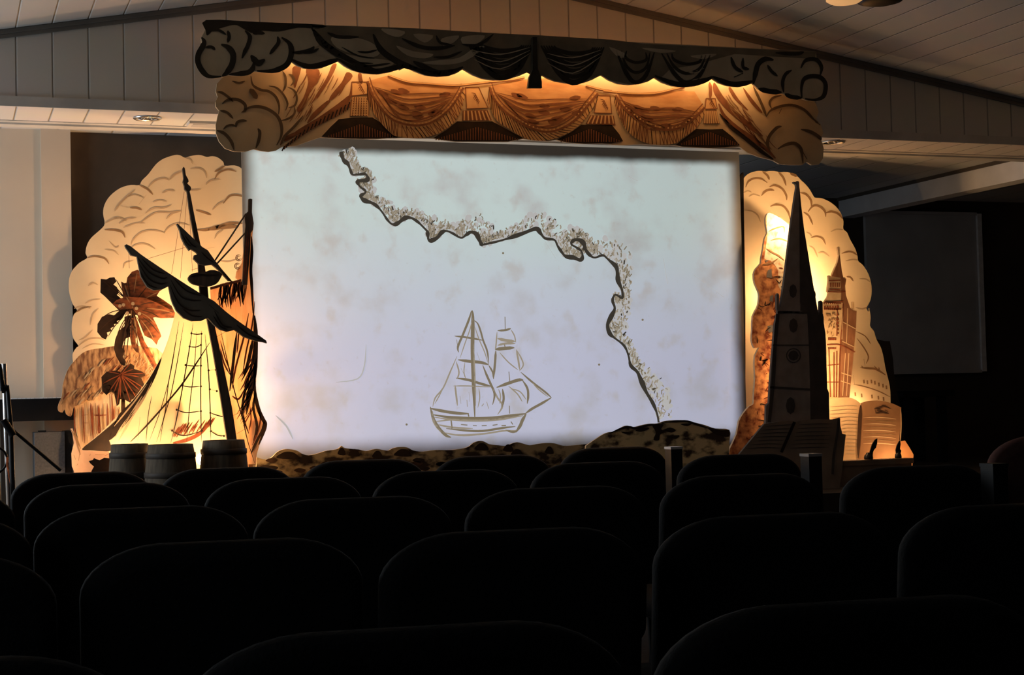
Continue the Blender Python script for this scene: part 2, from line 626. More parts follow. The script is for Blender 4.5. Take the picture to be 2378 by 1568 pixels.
# framed board on the back wall, far right
q = [W(2010, 500, 10.96), W(2272, 497, 10.96), W(2287, 865, 10.96), W(2010, 868, 10.96)]
x0, x1, z0, z1 = q[0].x, (q[1].x + q[2].x) / 2, q[3].z, q[1].z
t = thing('whiteboard', 'large dim whiteboard on the dark wall behind the right cloud', 'board', ((x0 + x1) / 2, 10.97, z0))
b = MB()
b.box((x0, 10.965, z0), (x1, 10.998, z1), BOARD)
b.build('panel', t)
b = MB()
fw = .03
b.box((x1 - fw, 10.94, z0), (x1 + .012, 10.964, z1), ALU)  # right edge given a brighter material for the light falling on it
b.box((x0, 10.945, z1 - .014), (x1 - fw, 10.964, z1 + .01), BOARD)
b.box((x0, 10.945, z0 - .01), (x1 - fw, 10.964, z0 + .014), BOARD)
b.build('frame', t)

# ------------------------------------------------------------------ projection screen
YS = 8.75
sx0, sx1 = W(567, 700, YS).x, W(1726, 700, YS).x
sz0, sz1 = W(1150, 1075, YS).z, W(1150, 318, YS).z
px0, px1 = W(590, 700, YS).x - .06, W(1722, 700, YS).x + .01
pz0, pz1 = W(1150, 1052, YS).z - .01, W(1150, 357, YS).z + .012
CLOTH, nt, bs = principled('screen_cloth_with_projected_map', .9, .1)
bs.inputs['Base Color'].default_value = (.20, .20, .20, 1)
L = nt.links.new
g = nt.nodes.new('ShaderNodeNewGeometry')
sp = nt.nodes.new('ShaderNodeSeparateXYZ')
L(g.outputs['Position'], sp.inputs[0])


def mr(src, a, bb, c=0.0, d=1.0):
    n = nt.nodes.new('ShaderNodeMapRange')
    n.interpolation_type = 'SMOOTHSTEP'
    for i, v in zip((1, 2, 3, 4), (a, bb, c, d)):
        n.inputs[i].default_value = v
    L(src, n.inputs[0])
    return n.outputs[0]


def mul(a, bb, op='MULTIPLY'):
    n = nt.nodes.new('ShaderNodeMath')
    n.operation = op
    for i, v in enumerate((a, bb)):
        if isinstance(v, (int, float)):
            n.inputs[i].default_value = v
        else:
            L(v, n.inputs[i])
    return n.outputs[0]


def noise(scale, detail=4, stretch=(1, 1, 1)):
    mp = nt.nodes.new('ShaderNodeMapping')
    mp.inputs['Scale'].default_value = stretch
    L(g.outputs['Position'], mp.inputs[0])
    n = nt.nodes.new('ShaderNodeTexNoise')
    n.inputs['Scale'].default_value = scale
    n.inputs['Detail'].default_value = detail
    L(mp.outputs[0], n.inputs['Vector'])
    return n.outputs['Fac']


def mixc(fac, a, bb, blend='MIX'):
    n = nt.nodes.new('ShaderNodeMix')
    n.data_type = 'RGBA'
    n.blend_type = blend
    for key, v in (('Factor', fac), ('A', a), ('B', bb)):
        if isinstance(v, tuple):
            n.inputs[key].default_value = (*v, 1)
        elif isinstance(v, (int, float)):
            n.inputs[key].default_value = v
        else:
            L(v, n.inputs[key])
    return n.outputs['Result']


X, Z = sp.outputs[0], sp.outputs[2]
wob = mul(mul(noise(5, 3), .5, 'SUBTRACT'), .03)
Xw, Zw = mul(X, wob, 'ADD'), mul(Z, wob, 'ADD')
mask = mul(mul(mr(Xw, px0, px0 + .11), mr(Xw, px1, px1 - .11)), mul(mr(Zw, pz0, pz0 + .15), mr(Zw, pz1, pz1 - .06)))
tint = mul(mr(Z, 1.2, 2.5), mul(noise(2.2, 3), .75, 'ADD'))
paper = mixc(tint, (.490, .505, .640), (.500, .600, .590))
blot = mr(noise(3.2, 6), .50, .75)
paper = mixc(mul(blot, .8), paper, (.40, .385, .385))
blot2 = mr(noise(8, 6, (1, 1, .85)), .54, .74)
paper = mixc(mul(blot2, .6), paper, (.42, .39, .37))
paper = mixc(mul(mr(noise(30, 4), .66, .76), .25), paper, (.36, .31, .27))
bright = mul(mr(X, 4.7, 3.1, .84, 1.0), 1.0)
L(paper, bs.inputs['Emission Color'])
L(mul(mul(mask, bright), .93), bs.inputs['Emission Strength'])

screen = thing('projection_screen', 'large white screen showing an old sea chart with a sketched ship', 'screen', ((sx0 + sx1) / 2, YS, SZ))
b = MB()
b.box((sx0, YS, sz0), (sx1, YS + .012, sz1), CLOTH)


def lit(name, c):
    mt, nt2, bb = principled(name, .9, .1)
    bb.inputs['Base Color'].default_value = (.03, .03, .03, 1)
    bb.inputs['Emission Color'].default_value = (*c, 1)
    bb.inputs['Emission Strength'].default_value = 1
    return mt


MAPK = lit('projected_dark_ink', (.036, .031, .024))
MAPB = lit('projected_brown_ink', (.19, .155, .10))
MAPT = lit('projected_tan_ink', (.30, .255, .19))
MAPL = lit('projected_pale_ink', (.43, .42, .41))
coast = B1([(290, 70), (305, 130), (330, 185), (380, 230), (410, 300), (440, 365), (500, 368), (600, 360), (635, 400), (625, 440), (520, 450), (510, 480), (545, 530), (605, 575), (600, 610), (550, 640), (565, 680), (610, 710), (690, 735), (760, 780), (830, 860), (890, 950), (950, 1010), (1010, 1010), (1070, 970), (1130, 930), (1200, 930), (1280, 975), (1360, 1050), (1420, 1120), (1425, 1200), (1460, 1225), (1540, 1190), (1600, 1120), (1660, 1100), (1740, 1130), (1850, 1190), (1920, 1150), (1980, 1115), (2050, 1140), (2090, 1220), (2115, 1280)])
coast += B2([(110, 610), (200, 590), (330, 560), (480, 515), (640, 460), (810, 400), (870, 460), (930, 525), (1050, 545), (1090, 620), (1150, 710), (1200, 760), (1300, 775), (1380, 805), (1415, 770), (1400, 690), (1330, 640), (1270, 600), (1300, 550), (1370, 545), (1430, 590), (1460, 680), (1520, 750), (1580, 775), (1680, 745), (1750, 800), (1850, 890), (1870, 980), (1880, 1080), (1930, 1200), (1930, 1300)])
coast += B3([(270, 95), (245, 150), (265, 220), (235, 290), (200, 370), (220, 450), (270, 495), (350, 560), (390, 650), (410, 740), (470, 800), (510, 890), (550, 980), (610, 1080), (650, 1180), (665, 1260)])
cs = cr(coast, n=4)
segw = lambda i: 7.0 + 3.0 * math.sin(i * .21) + 2.0 * math.sin(i * .77)
n = len(cs)
vs = []
for i, (x, y) in enumerate(cs):
    a_, b_ = cs[max(i - 1, 0)], cs[min(i + 1, n - 1)]
    dx, dy = b_[0] - a_[0], b_[1] - a_[1]
    l = math.hypot(dx, dy) or 1
    w2 = max(4.5, segw(i)) / 2
    vs += [W(x - dy / l * w2, y + dx / l * w2, YS - .004), W(x + dy / l * w2, y - dx / l * w2, YS - .004)]
b.add(vs, [(2 * i, 2 * i + 1, 2 * i + 3, 2 * i + 2) for i in range(n - 1)], MAPK)
# hatching on the land side of the coast
rnd = random.Random(3)
for i in range(2, n - 2):
    x, y = cs[i]
    dx, dy = cs[i + 2][0] - cs[i - 2][0], cs[i + 2][1] - cs[i - 2][1]
    l = math.hypot(dx, dy) or 1
    nx, ny = dy / l, -dx / l
    if x < 1400 and ny > -.15 and not (x < 900):
        nx, ny = .2, -1
    far = 32 + 14 * math.sin(i * .17)
    if x < 900:
        far *= .7
    for k in range(2):
        d = rnd.uniform(2, far * .9)
        cx_, cy_ = x + nx * d + rnd.uniform(-4, 4), y + ny * d + rnd.uniform(-4, 4)
        r = rnd.uniform(4, 8)
        b.dot(cx_, cy_, r, YS - .0012, MAPL, 1, r * rnd.uniform(.7, 1.5))
    for k in range(4):
        d = rnd.uniform(3, far) * rnd.uniform(.6, 1)
        cx_, cy_ = x + nx * d + rnd.uniform(-3, 3), y + ny * d + rnd.uniform(-3, 3)
        ln = rnd.uniform(4, 11)
        an = rnd.gauss(-1.4, .5)
        ex, ey = cx_ + ln * math.cos(an), cy_ + ln * math.sin(an)
        mt_ = MAPT if rnd.random() < .6 else (MAPB if rnd.random() < .75 else MAPK)
        b.stroke([(cx_, cy_), ((cx_ + ex) / 2 + rnd.uniform(-2, 2), (cy_ + ey) / 2), (ex, ey)], YS - .0012, rnd.uniform(1.6, 3.6), mt_, 2, smooth=False, taper=False)
# the pencilled two-masted ship
SH = [([(592, 135), (600, 200), (598, 400), (597, 560), (605, 800), (612, 1000), (620, 1215)], 5.0, 0), ([(585, 140), (560, 230), (500, 380), (450, 500), (455, 560)], 3, 0), ([(435, 430), (448, 500)], 2.5, 0),
      ([(415, 395), (560, 412), (700, 438)], 2.5, 0), ([(610, 235), (650, 270), (680, 350), (705, 440), (740, 530), (755, 610), (755, 680)], 2.4, 0),
      ([(450, 635), (560, 650), (680, 662), (760, 685)], 4, 0), ([(430, 820), (560, 840), (690, 880), (790, 905)], 3.4, 0), ([(400, 900), (560, 900), (780, 912)], 1.6, 1),
      ([(440, 600), (370, 760), (300, 920), (220, 1020), (195, 1110)], 2, 1), ([(430, 650), (460, 760), (440, 830)], 2, 1), ([(420, 890), (430, 980), (445, 1100)], 2.4, 1), ([(330, 860), (260, 1010)], 1.6, 1),
      ([(700, 690), (740, 790), (780, 880), (820, 980), (800, 1090)], 3, 0), ([(760, 690), (800, 760), (810, 830)], 2.2, 0), ([(800, 920), (850, 1020), (900, 1100), (850, 1190)], 2.4, 1),
      ([(925, 200), (928, 330)], 4, 0), ([(850, 340), (930, 335), (985, 318)], 2.8, 0), ([(845, 350), (835, 480), (828, 530)], 1.8, 1), ([(985, 330), (1020, 390), (1035, 460)], 1.6, 1),
      ([(825, 530), (920, 520), (1020, 512)], 4.5, 0), ([(920, 480), (930, 525)], 5, 0), ([(832, 540), (825, 660), (808, 830)], 3, 0), ([(1040, 530), (1060, 640), (1075, 740)], 2.4, 1),
      ([(1045, 540), (1090, 620), (1110, 690), (1070, 750)], 1.8, 1), ([(870, 560), (960, 660), (1060, 740)], 1.6, 1), ([(840, 915), (960, 872), (1060, 840), (1110, 840)], 4.2, 0), ([(965, 755), (975, 870)], 4, 0),
      ([(1100, 840), (1150, 920), (1160, 1000), (1150, 1080)], 3, 0), ([(900, 930), (912, 1030), (890, 1120)], 3, 0), ([(960, 900), (1050, 980), (1100, 1060)], 1.8, 1), ([(1085, 760), (1200, 860), (1330, 960), (1395, 1018)], 2.6, 0),
      ([(1200, 860), (1260, 930), (1360, 1010)], 1.6, 1), ([(1395, 1018), (1290, 1080), (1200, 1130), (1130, 1180)], 3.4, 0),
      ([(165, 1125), (300, 1155), (440, 1175), (560, 1180)], 4, 0), ([(195, 1190), (350, 1215), (560, 1230), (760, 1228), (900, 1215), (1030, 1195), (1140, 1180)], 4.6, 0), ([(170, 1110), (200, 1230), (260, 1330), (330, 1400), (380, 1420)], 4, 0),
      ([(1140, 1180), (1100, 1250), (1080, 1300), (1035, 1370)], 4.2, 0), ([(330, 1330), (520, 1350), (700, 1355), (900, 1325), (1030, 1310)], 3, 0), ([(400, 1390), (560, 1395), (740, 1380), (900, 1355), (1040, 1350)], 2.4, 1),
      ([(380, 1240), (390, 1330)], 7, 0), ([(550, 1175), (560, 1210)], 7, 0), ([(480, 1290), (545, 1296)], 5, 0), ([(600, 1300), (640, 1302)], 4, 0), ([(690, 1302), (740, 1300)], 5, 0), ([(800, 1298), (850, 1290)], 5, 0), ([(890, 1302), (935, 1300)], 6, 0), ([(985, 1260), (1005, 1290)], 5, 0),
      ([(690, 1105), (710, 1080)], 4, 1), ([(540, 1040), (545, 1110)], 3, 1), ([(970, 1100), (972, 1180)], 4, 0), ([(740, 1060), (760, 1130)], 3, 1), ([(480, 720), (520, 800)], 1.6, 1), ([(640, 560), (670, 640)], 1.6, 1), ([(220, 1260), (420, 1240), (560, 1250)], 2, 1)]
SH += [([(600, 210), (570, 330), (520, 470), (470, 620)], 1.4, 1), ([(620, 300), (660, 420), (720, 560), (750, 660)], 1.4, 1), ([(520, 660), (510, 760), (530, 830)], 1.4, 1), ([(660, 920), (670, 1020), (650, 1120)], 1.4, 1), ([(850, 420), (940, 440), (1030, 450)], 4, 1),
       ([(850, 490), (930, 470), (1030, 470)], 3, 1), ([(860, 930), (880, 1000), (870, 1080)], 1.6, 1), ([(210, 1215), (380, 1240), (600, 1250), (800, 1245), (960, 1225), (1110, 1200)], 3, 1), ([(240, 1290), (400, 1320), (600, 1330)], 2.4, 1), ([(300, 1370), (460, 1400), (640, 1398)], 2, 1),
       ([(470, 1000), (480, 1080)], 2, 1), ([(560, 960), (570, 1060)], 1.6, 1), ([(1000, 930), (1080, 960), (1140, 1040)], 1.6, 1), ([(190, 1150), (205, 1260), (280, 1370)], 3, 1), ([(930, 1345), (1010, 1365), (1060, 1340)], 3, 0), ([(340, 830), (270, 980), (215, 1080)], 1.4, 1), ([(605, 470), (618, 760), (628, 1100)], 2, 1)]
for p, w_, k in SH:
    b.stroke(B4(p), YS - .0012, w_ * 1.75, (MAPB, MAPT)[k], 2)
# faint stains and creases of the chart
for p, w_ in (([(850, 800), (846, 850), (830, 880), (780, 888)], 3), ([(1265, 560), (1290, 600)], 2), ([(640, 965), (665, 990), (680, 1020)], 4), ([(1455, 570), (1470, 566)], 4), ([(1612, 640), (1680, 690)], 2.5), ([(1540, 600), (1550, 660)], 3), ([(1460, 410), (1480, 420)], 4)):
    b.stroke(p, YS - .0012, w_, MAPL, 1)
for x, y in ((1391, 847), (1492, 743), (944, 986), (1168, 588)):
    b.dot(x, y, 2.6, YS - .0012, MAPB, 2)
b.build('screen_cloth', screen)
b = MB()
for xx in (sx0 + .05, sx1 - .05):
    b.box((xx - .02, YS + .014, SZ), (xx + .02, YS + .05, sz1), BLKP)
b.box((sx0, YS + .014, sz1 - .04), (sx1, YS + .05, sz1), BLKP)
b.build('frame', screen)
# black strip added in place of the shadow at the screen's right side
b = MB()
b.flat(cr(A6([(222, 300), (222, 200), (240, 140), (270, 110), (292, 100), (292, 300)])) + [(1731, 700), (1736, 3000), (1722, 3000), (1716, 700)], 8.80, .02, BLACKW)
tag(b.build('shadow_strip'), 'narrow black upright shadow strip between the screen and the right cloud', 'shadow strip')

# ------------------------------------------------------------------ pelmet: rear painted drape board
YR, YF = 7.84, 7.64
pel = thing('pelmet_board', 'lit painted drape board with fringed swags above the screen', 'pelmet', W(1200, 325, YR))
b = MB()
rear = [(560, 110)] + A3([(430, 600), (330, 660), (275, 720), (268, 800), (285, 850), (262, 900), (268, 950), (300, 990), (285, 1050), (267, 1130), (270, 1220), (300, 1300), (360, 1370), (450, 1402), (560, 1405), (650, 1378), (720, 1395), (800, 1405), (880, 1390), (940, 1352), (1080, 1345), (1200, 1300), (1320, 1260), (1400, 1264), (1600, 1272), (1750, 1275), (1900, 1275), (2000, 1268), (2120, 1262)])
rear += A4([(0, 1190), (180, 1190), (330, 1195), (480, 1195), (560, 1210), (720, 1230), (900, 1230), (1100, 1232), (1280, 1232), (1440, 1200), (1560, 1217), (1700, 1225), (1790, 1212), (1900, 1240), (2100, 1255), (2270, 1250)])
rear += A5([(100, 1045), (200, 1050), (370, 1040), (480, 1045), (600, 1050), (700, 1050), (780, 1065), (900, 1072), (1050, 1080), (1200, 1075), (1350, 1065), (1420, 1120), (1540, 1165), (1680, 1200), (1740, 1235), (1850, 1245), (1965, 1245), (2010, 1215), (2060, 1245), (2130, 1240), (2170, 1180), (2178, 1080), (2150, 990), (2172, 930), (2150, 850), (2105, 790), (2128, 720), (2100, 640), (2060, 590)]) + [(1820, 165)]
b.flat(rear, YR, .014, PELR, PLY)
# dark panels hanging behind the swags
for f_, p in ((A3, [(1335, 1252), (1430, 1150), (1510, 1075), (1650, 1060), (1850, 1058), (2000, 1150), (2110, 1255), (2000, 1264), (1750, 1272), (1500, 1266)]),
              (A4, [(490, 1190), (620, 1110), (740, 1015), (900, 1020), (1110, 1015), (1280, 1105), (1435, 1192), (1280, 1226), (900, 1226), (720, 1225), (560, 1205)]),
              (A4, [(1800, 1207), (1950, 1130), (2060, 1050), (2200, 1055), (2378, 1050), (2460, 1150), (2500, 1225), (2378, 1248), (2100, 1250), (1900, 1235)]),
              (A5, [(720, 1045), (830, 960), (920, 890), (1060, 895), (1180, 890), (1280, 970), (1350, 1050), (1200, 1070), (1050, 1075), (900, 1066), (780, 1060)]),
              (A4, [(-20, 1185), (60, 1160), (110, 1188)])):
    b.patch(f_(p), YR, PELK, 1)
# fringe hairs on the dark panels
for x0_, x1_, yb_, ns in ((760, 915, 320, 26), (1010, 1205, 327, 32), (1300, 1440, 331, 24), (1580, 1715, 338, 24)):
    for k in range(ns):
        x = x0_ + (x1_ - x0_) * (k + .5) / ns
        u = abs((k + .5) / ns - .5) * 2
        b.stroke([(x, yb_ - 4 - 28 * (1 - u)), (x + rnd.uniform(-1, 1), yb_ - 1)], YR, 2.2, PELB, 2, taper=False)
# box pendants between the swags
for f_, p, fr_ in ((A4, [(825, 655), (965, 655), (1065, 872), (838, 882)], [(795, 900), (1060, 895), (1105, 1005), (790, 1010)]),
                   (A4, [(2230, 740), (2360, 745), (2378, 930), (2190, 925)], [(2150, 950), (2400, 955), (2420, 1055), (2100, 1045)]),
                   (A3, [(1640, 700), (1790, 700), (1815, 820), (1640, 840)], [(1640, 850), (1815, 850), (1815, 1040), (1620, 1050)]),
                   (A5, [(1015, 590), (1105, 590), (1125, 690), (1005, 695)], [(1000, 710), (1120, 705), (1150, 840), (990, 840)])):
    b.patch(f_(p), YR, PELL, 2)
    b.patch(f_(fr_), YR, PELB, 2)
    q = f_(fr_)
    for k in range(7):
        t_ = (k + .5) / 7
        b.stroke([(q[0][0] + (q[1][0] - q[0][0]) * t_, q[0][1] + 1), (q[3][0] + (q[2][0] - q[3][0]) * t_, q[3][1] - 1)], YR, 3.4, PELL, 3, taper=False)
    q = f_(p)
    b.stroke(q + [q[0]], YR, 2.5, PELB, 3, smooth=False, taper=False)
    cx_, cy_ = sum(v[0] for v in q) / 4, sum(v[1] for v in q) / 4
    for k in range(5):
        b.stroke([(cx_ - 8 + 4 * k, cy_ - 12 + 5 * k), (cx_ + 2 + 2 * k, cy_ - 8 + 4 * k), (cx_ - 4 + 3 * k, cy_ + 2 + 3 * k)], YR, 2, PELB, 4)
SW = [(A4, [(-215, 590), (-150, 760), (0, 960), (150, 1040), (330, 1060), (480, 1020), (620, 920), (720, 800), (800, 660)],
       [(-215, 790), (-130, 960), (0, 1110), (100, 1178), (330, 1192), (480, 1168), (600, 1110), (700, 1030), (780, 900), (825, 700)], [(600, 632), (300, 615), (0, 530)]),
      (A4, [(1080, 650), (1130, 780), (1230, 900), (1360, 1000), (1500, 1080), (1680, 1130), (1850, 1090), (2000, 990), (2120, 850), (2230, 720)],
       [(1060, 800), (1150, 1000), (1300, 1100), (1440, 1188), (1600, 1222), (1780, 1200), (1950, 1120), (2060, 1030), (2140, 930), (2245, 760)], [(2100, 640), (1700, 560), (1300, 590)]),
      (A5, [(120, 560), (200, 680), (300, 770), (430, 850), (600, 900), (760, 880), (880, 800), (1000, 680)],
       [(110, 640), (170, 800), (230, 900), (330, 990), (450, 1036), (600, 1047), (720, 1030), (800, 970), (920, 880), (1010, 720)], [(900, 520), (600, 520), (300, 540)])]
for f_, inner, outer, topl in SW:
    inn, out = cr(f_(inner), n=4), cr(f_(outer), n=4)
    b.patch(inn + cr(f_(topl), n=3), YR, PELS, 3)
    b.patch(out + list(reversed(inn)), YR, PELL, 3)
    b.stroke(f_(inner), YR, 5, PELB, 5, taper=False)
    off = [(x * .86 + o[0] * .14, y * .86 + o[1] * .14) for (x, y), o in zip(inn, [out[int(i * (len(out) - 1) / (len(inn) - 1))] for i in range(len(inn))])]
    cxm = sum(v[0] for v in inn) / len(inn)
    # beads along the braid, then fringe
    up = [(x + (cxm - x) * .04, y - 9) for x, y in inn]
    b.stroke(up, YR, 2.5, PELB, 5, smooth=False, taper=False)
    m_ = 34
    for k in range(m_):
        t_ = (k + .5) / m_
        i0 = t_ * (len(inn) - 1)
        p0 = inn[int(i0)]
        b.dot(p0[0] + (cxm - p0[0]) * .02, p0[1] - 4.5, 2.0, YR, PELL, 6)
    m_ = 60
    for k in range(m_):
        t_ = (k + .5) / m_
        i0, j0 = int(t_ * (len(inn) - 1)), int(t_ * (len(out) - 1))
        p0, p1 = inn[i0], out[j0]
        b.stroke([(p0[0], p0[1] + 3), (p1[0], p1[1])], YR, 1.7, PELB, 4, taper=False)
    # the folds of the cloth, hanging between the two upper corners
    L0, R0 = inn[0], inn[-1]
    low = max(v[1] for v in inn)
    for k in range(6):
        t_ = .22 + .12 * k
        dip = (low - L0[1]) * t_
        sh = rnd.uniform(-12, 12)
        pts = [(L0[0] + 10 + 4 * k, L0[1] + 6 + dip * .25), (cxm - 30 + sh, (L0[1] + R0[1]) / 2 + dip * .95), (cxm + 34 + sh, (L0[1] + R0[1]) / 2 + dip * .9), (R0[0] - 14 - 4 * k, R0[1] + 6 + dip * .3)]
        b.stroke(pts, YR, rnd.uniform(2.5, 5.5), PELB, 5)
    for k in range(11):
        u = rnd.uniform(.15, .85)
        yy = L0[1] + (R0[1] - L0[1]) * u + (low - L0[1]) * rnd.uniform(.15, .75) * (1 - (2 * u - 1) ** 2)
        xx = L0[0] + (R0[0] - L0[0]) * u
        sl = (u - .5) * -26
        b.patch(cr([(xx - 13, yy - 3 - sl * .5), (xx, yy - 5), (xx + 14, yy + 2 + sl * .5), (xx + 2, yy + 7), (xx - 10, yy + 3 - sl * .3)], True, 3), YR, PELB, 4)
# rope rail along the swag tops
for f_, p in ((A4, [(0, 530), (200, 600), (400, 620), (700, 640), (900, 622), (1100, 600), (1300, 580), (1450, 550)]), (A4, [(2100, 640), (2250, 680), (2378, 700)]), (A5, [(0, 520), (250, 545), (500, 545), (700, 500), (800, 480)])):
    b.stroke(f_(p), YR, 6, PELB, 6, taper=False)
    b.stroke([(x, y - 1) for x, y in f_(p)], YR, 2.5, PELL, 7, taper=False)
# left curtain: broad stripes and its fringe
for p in ([(1040, 560), (1110, 540), (1130, 560), (1090, 700), (1060, 760)], [(1180, 570), (1310, 575), (1300, 700), (1240, 760), (1190, 880), (1150, 980), (1100, 1005), (1090, 960), (1150, 860), (1200, 700)],
          [(1440, 530), (1490, 520), (1440, 640), (1340, 800), (1250, 900), (1200, 980), (1280, 830), (1390, 650)], [(1590, 600), (1650, 640), (1560, 750), (1480, 850), (1410, 890), (1440, 820), (1540, 700)],
          [(1390, 890), (1420, 900), (1330, 1000), (1220, 1100), (1190, 1110), (1250, 1010)], [(1620, 830), (1600, 900), (1480, 1010), (1300, 1110), (1130, 1210), (1000, 1290), (960, 1290), (1100, 1180), (1300, 1060), (1500, 920)]):
    b.patch(cr(A3(p), True, 3), YR, PELB, 1)
b.stroke(A3([(1640, 700), (1630, 820), (1580, 920), (1470, 1030), (1320, 1110), (1150, 1190), (960, 1270), (920, 1340)]), YR, 8, PELB, 2)
for k in range(34):
    t_ = k / 33
    x, y = 1640 - 680 * t_, 880 + 470 * t_ ** .8 - 60 * math.sin(t_ * 3.1)
    b.stroke(A3([(x, y), (x - 25, y + 80 - 30 * t_)]), YR, 3.0, (PELB, PELK)[k % 2], 3, taper=False)
for k in range(46):
    u, v = rnd.random(), rnd.random()
    x, y = 1110 + 480 * u - 330 * v * v, 600 + 600 * v
    if x < 1000 + 60 * v or y > 1230 - (x - 960) * .75:
        continue
    b.stroke(A3([(x, y), (x - 28, y + 62), (x - 70, y + 130)]), YR, rnd.uniform(1.5, 3), (PELB, LINE)[k % 2], 2)
for k in range(26):
    v = rnd.random()
    x, y = 1150 + 330 * v + rnd.random() * 130, 520 + 430 * v + rnd.random() * 60
    b.stroke(A5([(x, y), (x + 50, y + 80), (x + 110, y + 140)]), YR, rnd.uniform(1.5, 3), (PELB, LINE)[k % 2], 2)
# right curtain
for p in ([(1100, 430), (1180, 560), (1300, 700), (1450, 830), (1580, 960), (1500, 930), (1330, 800), (1180, 660), (1090, 520)], [(1260, 480), (1340, 600), (1430, 700), (1400, 690), (1300, 600), (1240, 500)], [(1380, 480), (1470, 590), (1570, 720), (1540, 720), (1440, 610)]):
    b.patch(cr(A5(p), True, 3), YR, PELB, 1)
b.stroke(A5([(1140, 640), (1200, 770), (1320, 880), (1450, 970), (1600, 1080), (1700, 1180)]), YR, 10, PELB, 2)
b.stroke(A5([(1150, 740), (1260, 870), (1400, 980), (1560, 1110), (1680, 1190)]), YR, 9, PELK, 2)
b.stroke(A5([(1050, 430), (1060, 500), (1055, 600)]), YR, 7, PELB, 3)
b.stroke(A3([(1720, 600), (1725, 660), (1740, 720)]), YR, 9, PELB, 3)
for k in range(8):
    for j in range(7):
        b.dot(*A3([(1655 + 22 * j, 860 + 24 * k)])[0], 1.7, YR, PELL, 4)
# scroll clouds at both ends
for p, w_ in (([(280, 800), (330, 810), (400, 860), (440, 900)], 5), ([(330, 920), (390, 880), (490, 880), (560, 930), (560, 990), (530, 1005)], 6), ([(310, 990), (380, 1010), (440, 1070)], 5), ([(525, 1010), (600, 960), (700, 950), (800, 980), (890, 1050), (930, 1150), (925, 1250), (880, 1340)], 6), ([(470, 1160), (480, 1110), (530, 1090), (580, 1095)], 5),
              ([(340, 1180), (380, 1145), (430, 1135), (470, 1150)], 4), ([(275, 1190), (350, 1220), (420, 1300), (450, 1390)], 6), ([(690, 1170), (710, 1210), (700, 1290), (670, 1370)], 6), ([(620, 640), (640, 730), (720, 780), (800, 795), (870, 850), (905, 940), (900, 1030)], 5), ([(610, 770), (650, 820), (680, 870)], 10), ([(800, 740), (880, 760), (950, 830), (990, 920), (970, 990)], 4),
              ([(940, 590), (970, 650), (970, 740), (940, 800)], 4), ([(1000, 620), (1040, 640), (1060, 690), (1020, 740)], 4), ([(990, 750), (1060, 790), (1085, 870), (1060, 940), (1000, 960)], 4), ([(1060, 950), (1060, 1020), (1000, 1070), (930, 1090)], 4), ([(1150, 1040), (1060, 1150), (960, 1250), (930, 1330)], 5), ([(430, 690), (500, 710), (560, 690)], 4)):
    b.stroke(A3(p), YR, w_ * 1.25, SCROLL, 3)
for p, w_ in (([(1660, 690), (1640, 630), (1680, 580), (1760, 560)], 4), ([(1610, 770), (1650, 710), (1740, 670), (1860, 655), (1980, 700), (2070, 790), (2120, 830)], 5), ([(1735, 740), (1760, 690)], 4), ([(1650, 1120), (1620, 1040), (1640, 960), (1710, 880), (1760, 865)], 6), ([(1720, 1090), (1790, 1050), (1880, 1030), (1940, 1070), (1960, 1130), (1970, 1230)], 6), ([(1950, 895), (2050, 920), (2130, 970), (2150, 1000)], 6), ([(1960, 1100), (2010, 1190)], 5), ([(1480, 470), (1560, 640), (1610, 770)], 5), ([(2090, 820), (2140, 850)], 5)):
    b.stroke(A5(p), YR, w_ * 1.25, SCROLL, 3)
b.build('painted_board', pel)
b = MB()
for px in (700, 1200, 1700):
    b = MB()
    w_ = W(px, 140, YR)
    b.box((w_.x - .02, YR + .0145, w_.z - .02), (w_.x + .02, YH - .0005, w_.z + .02), PLY)
    b.build('bracket', pel)

# front dark pelmet board
pf = thing('pelmet_board', 'dark scalloped cloud and drape board at the very top of the stage', 'pelmet', W(1240, 180, YF))
b = MB()
fl = A3([(165, 70), (160, 170), (120, 250), (125, 340), (85, 410), (85, 490), (120, 580), (180, 640), (260, 660), (330, 650), (400, 630), (480, 635), (560, 630), (620, 600), (660, 590), (740, 600), (830, 600), (920, 570), (980, 530), (1030, 492), (1080, 530), (1160, 560), (1260, 568), (1340, 555), (1430, 520), (1505, 490), (1570, 540), (1650, 580), (1760, 610), (1900, 620), (2020, 600), (2120, 570)])
fl += A4([(130, 470), (200, 437), (280, 480), (400, 525), (530, 540), (650, 530), (740, 500), (800, 460), (900, 520), (1000, 560), (1100, 575), (1200, 578), (1300, 560), (1400, 530), (1470, 500), (1515, 480), (1530, 520), (1500, 575), (1490, 660), (1640, 660), (1640, 590), (1618, 530), (1650, 530), (1700, 560), (1780, 590), (1900, 610), (2000, 615), (2100, 600), (2180, 570), (2270, 525)])
fl += A5([(60, 410), (150, 445), (260, 455), (380, 440), (450, 420), (510, 385), (580, 430), (680, 465), (800, 478), (920, 465), (1000, 440), (1080, 395), (1140, 435), (1230, 465), (1340, 475), (1420, 460), (1475, 440), (1530, 490), (1620, 530), (1720, 540), (1780, 540), (1840, 575), (1920, 590), (1960, 590), (2020, 612), (2100, 610), (2170, 570), (2200, 480), (2190, 420), (2150, 370), (2165, 300), (2150, 240), (2110, 200), (2100, 125)])
b.flat(fl, YF, .014, PELF, PLY)
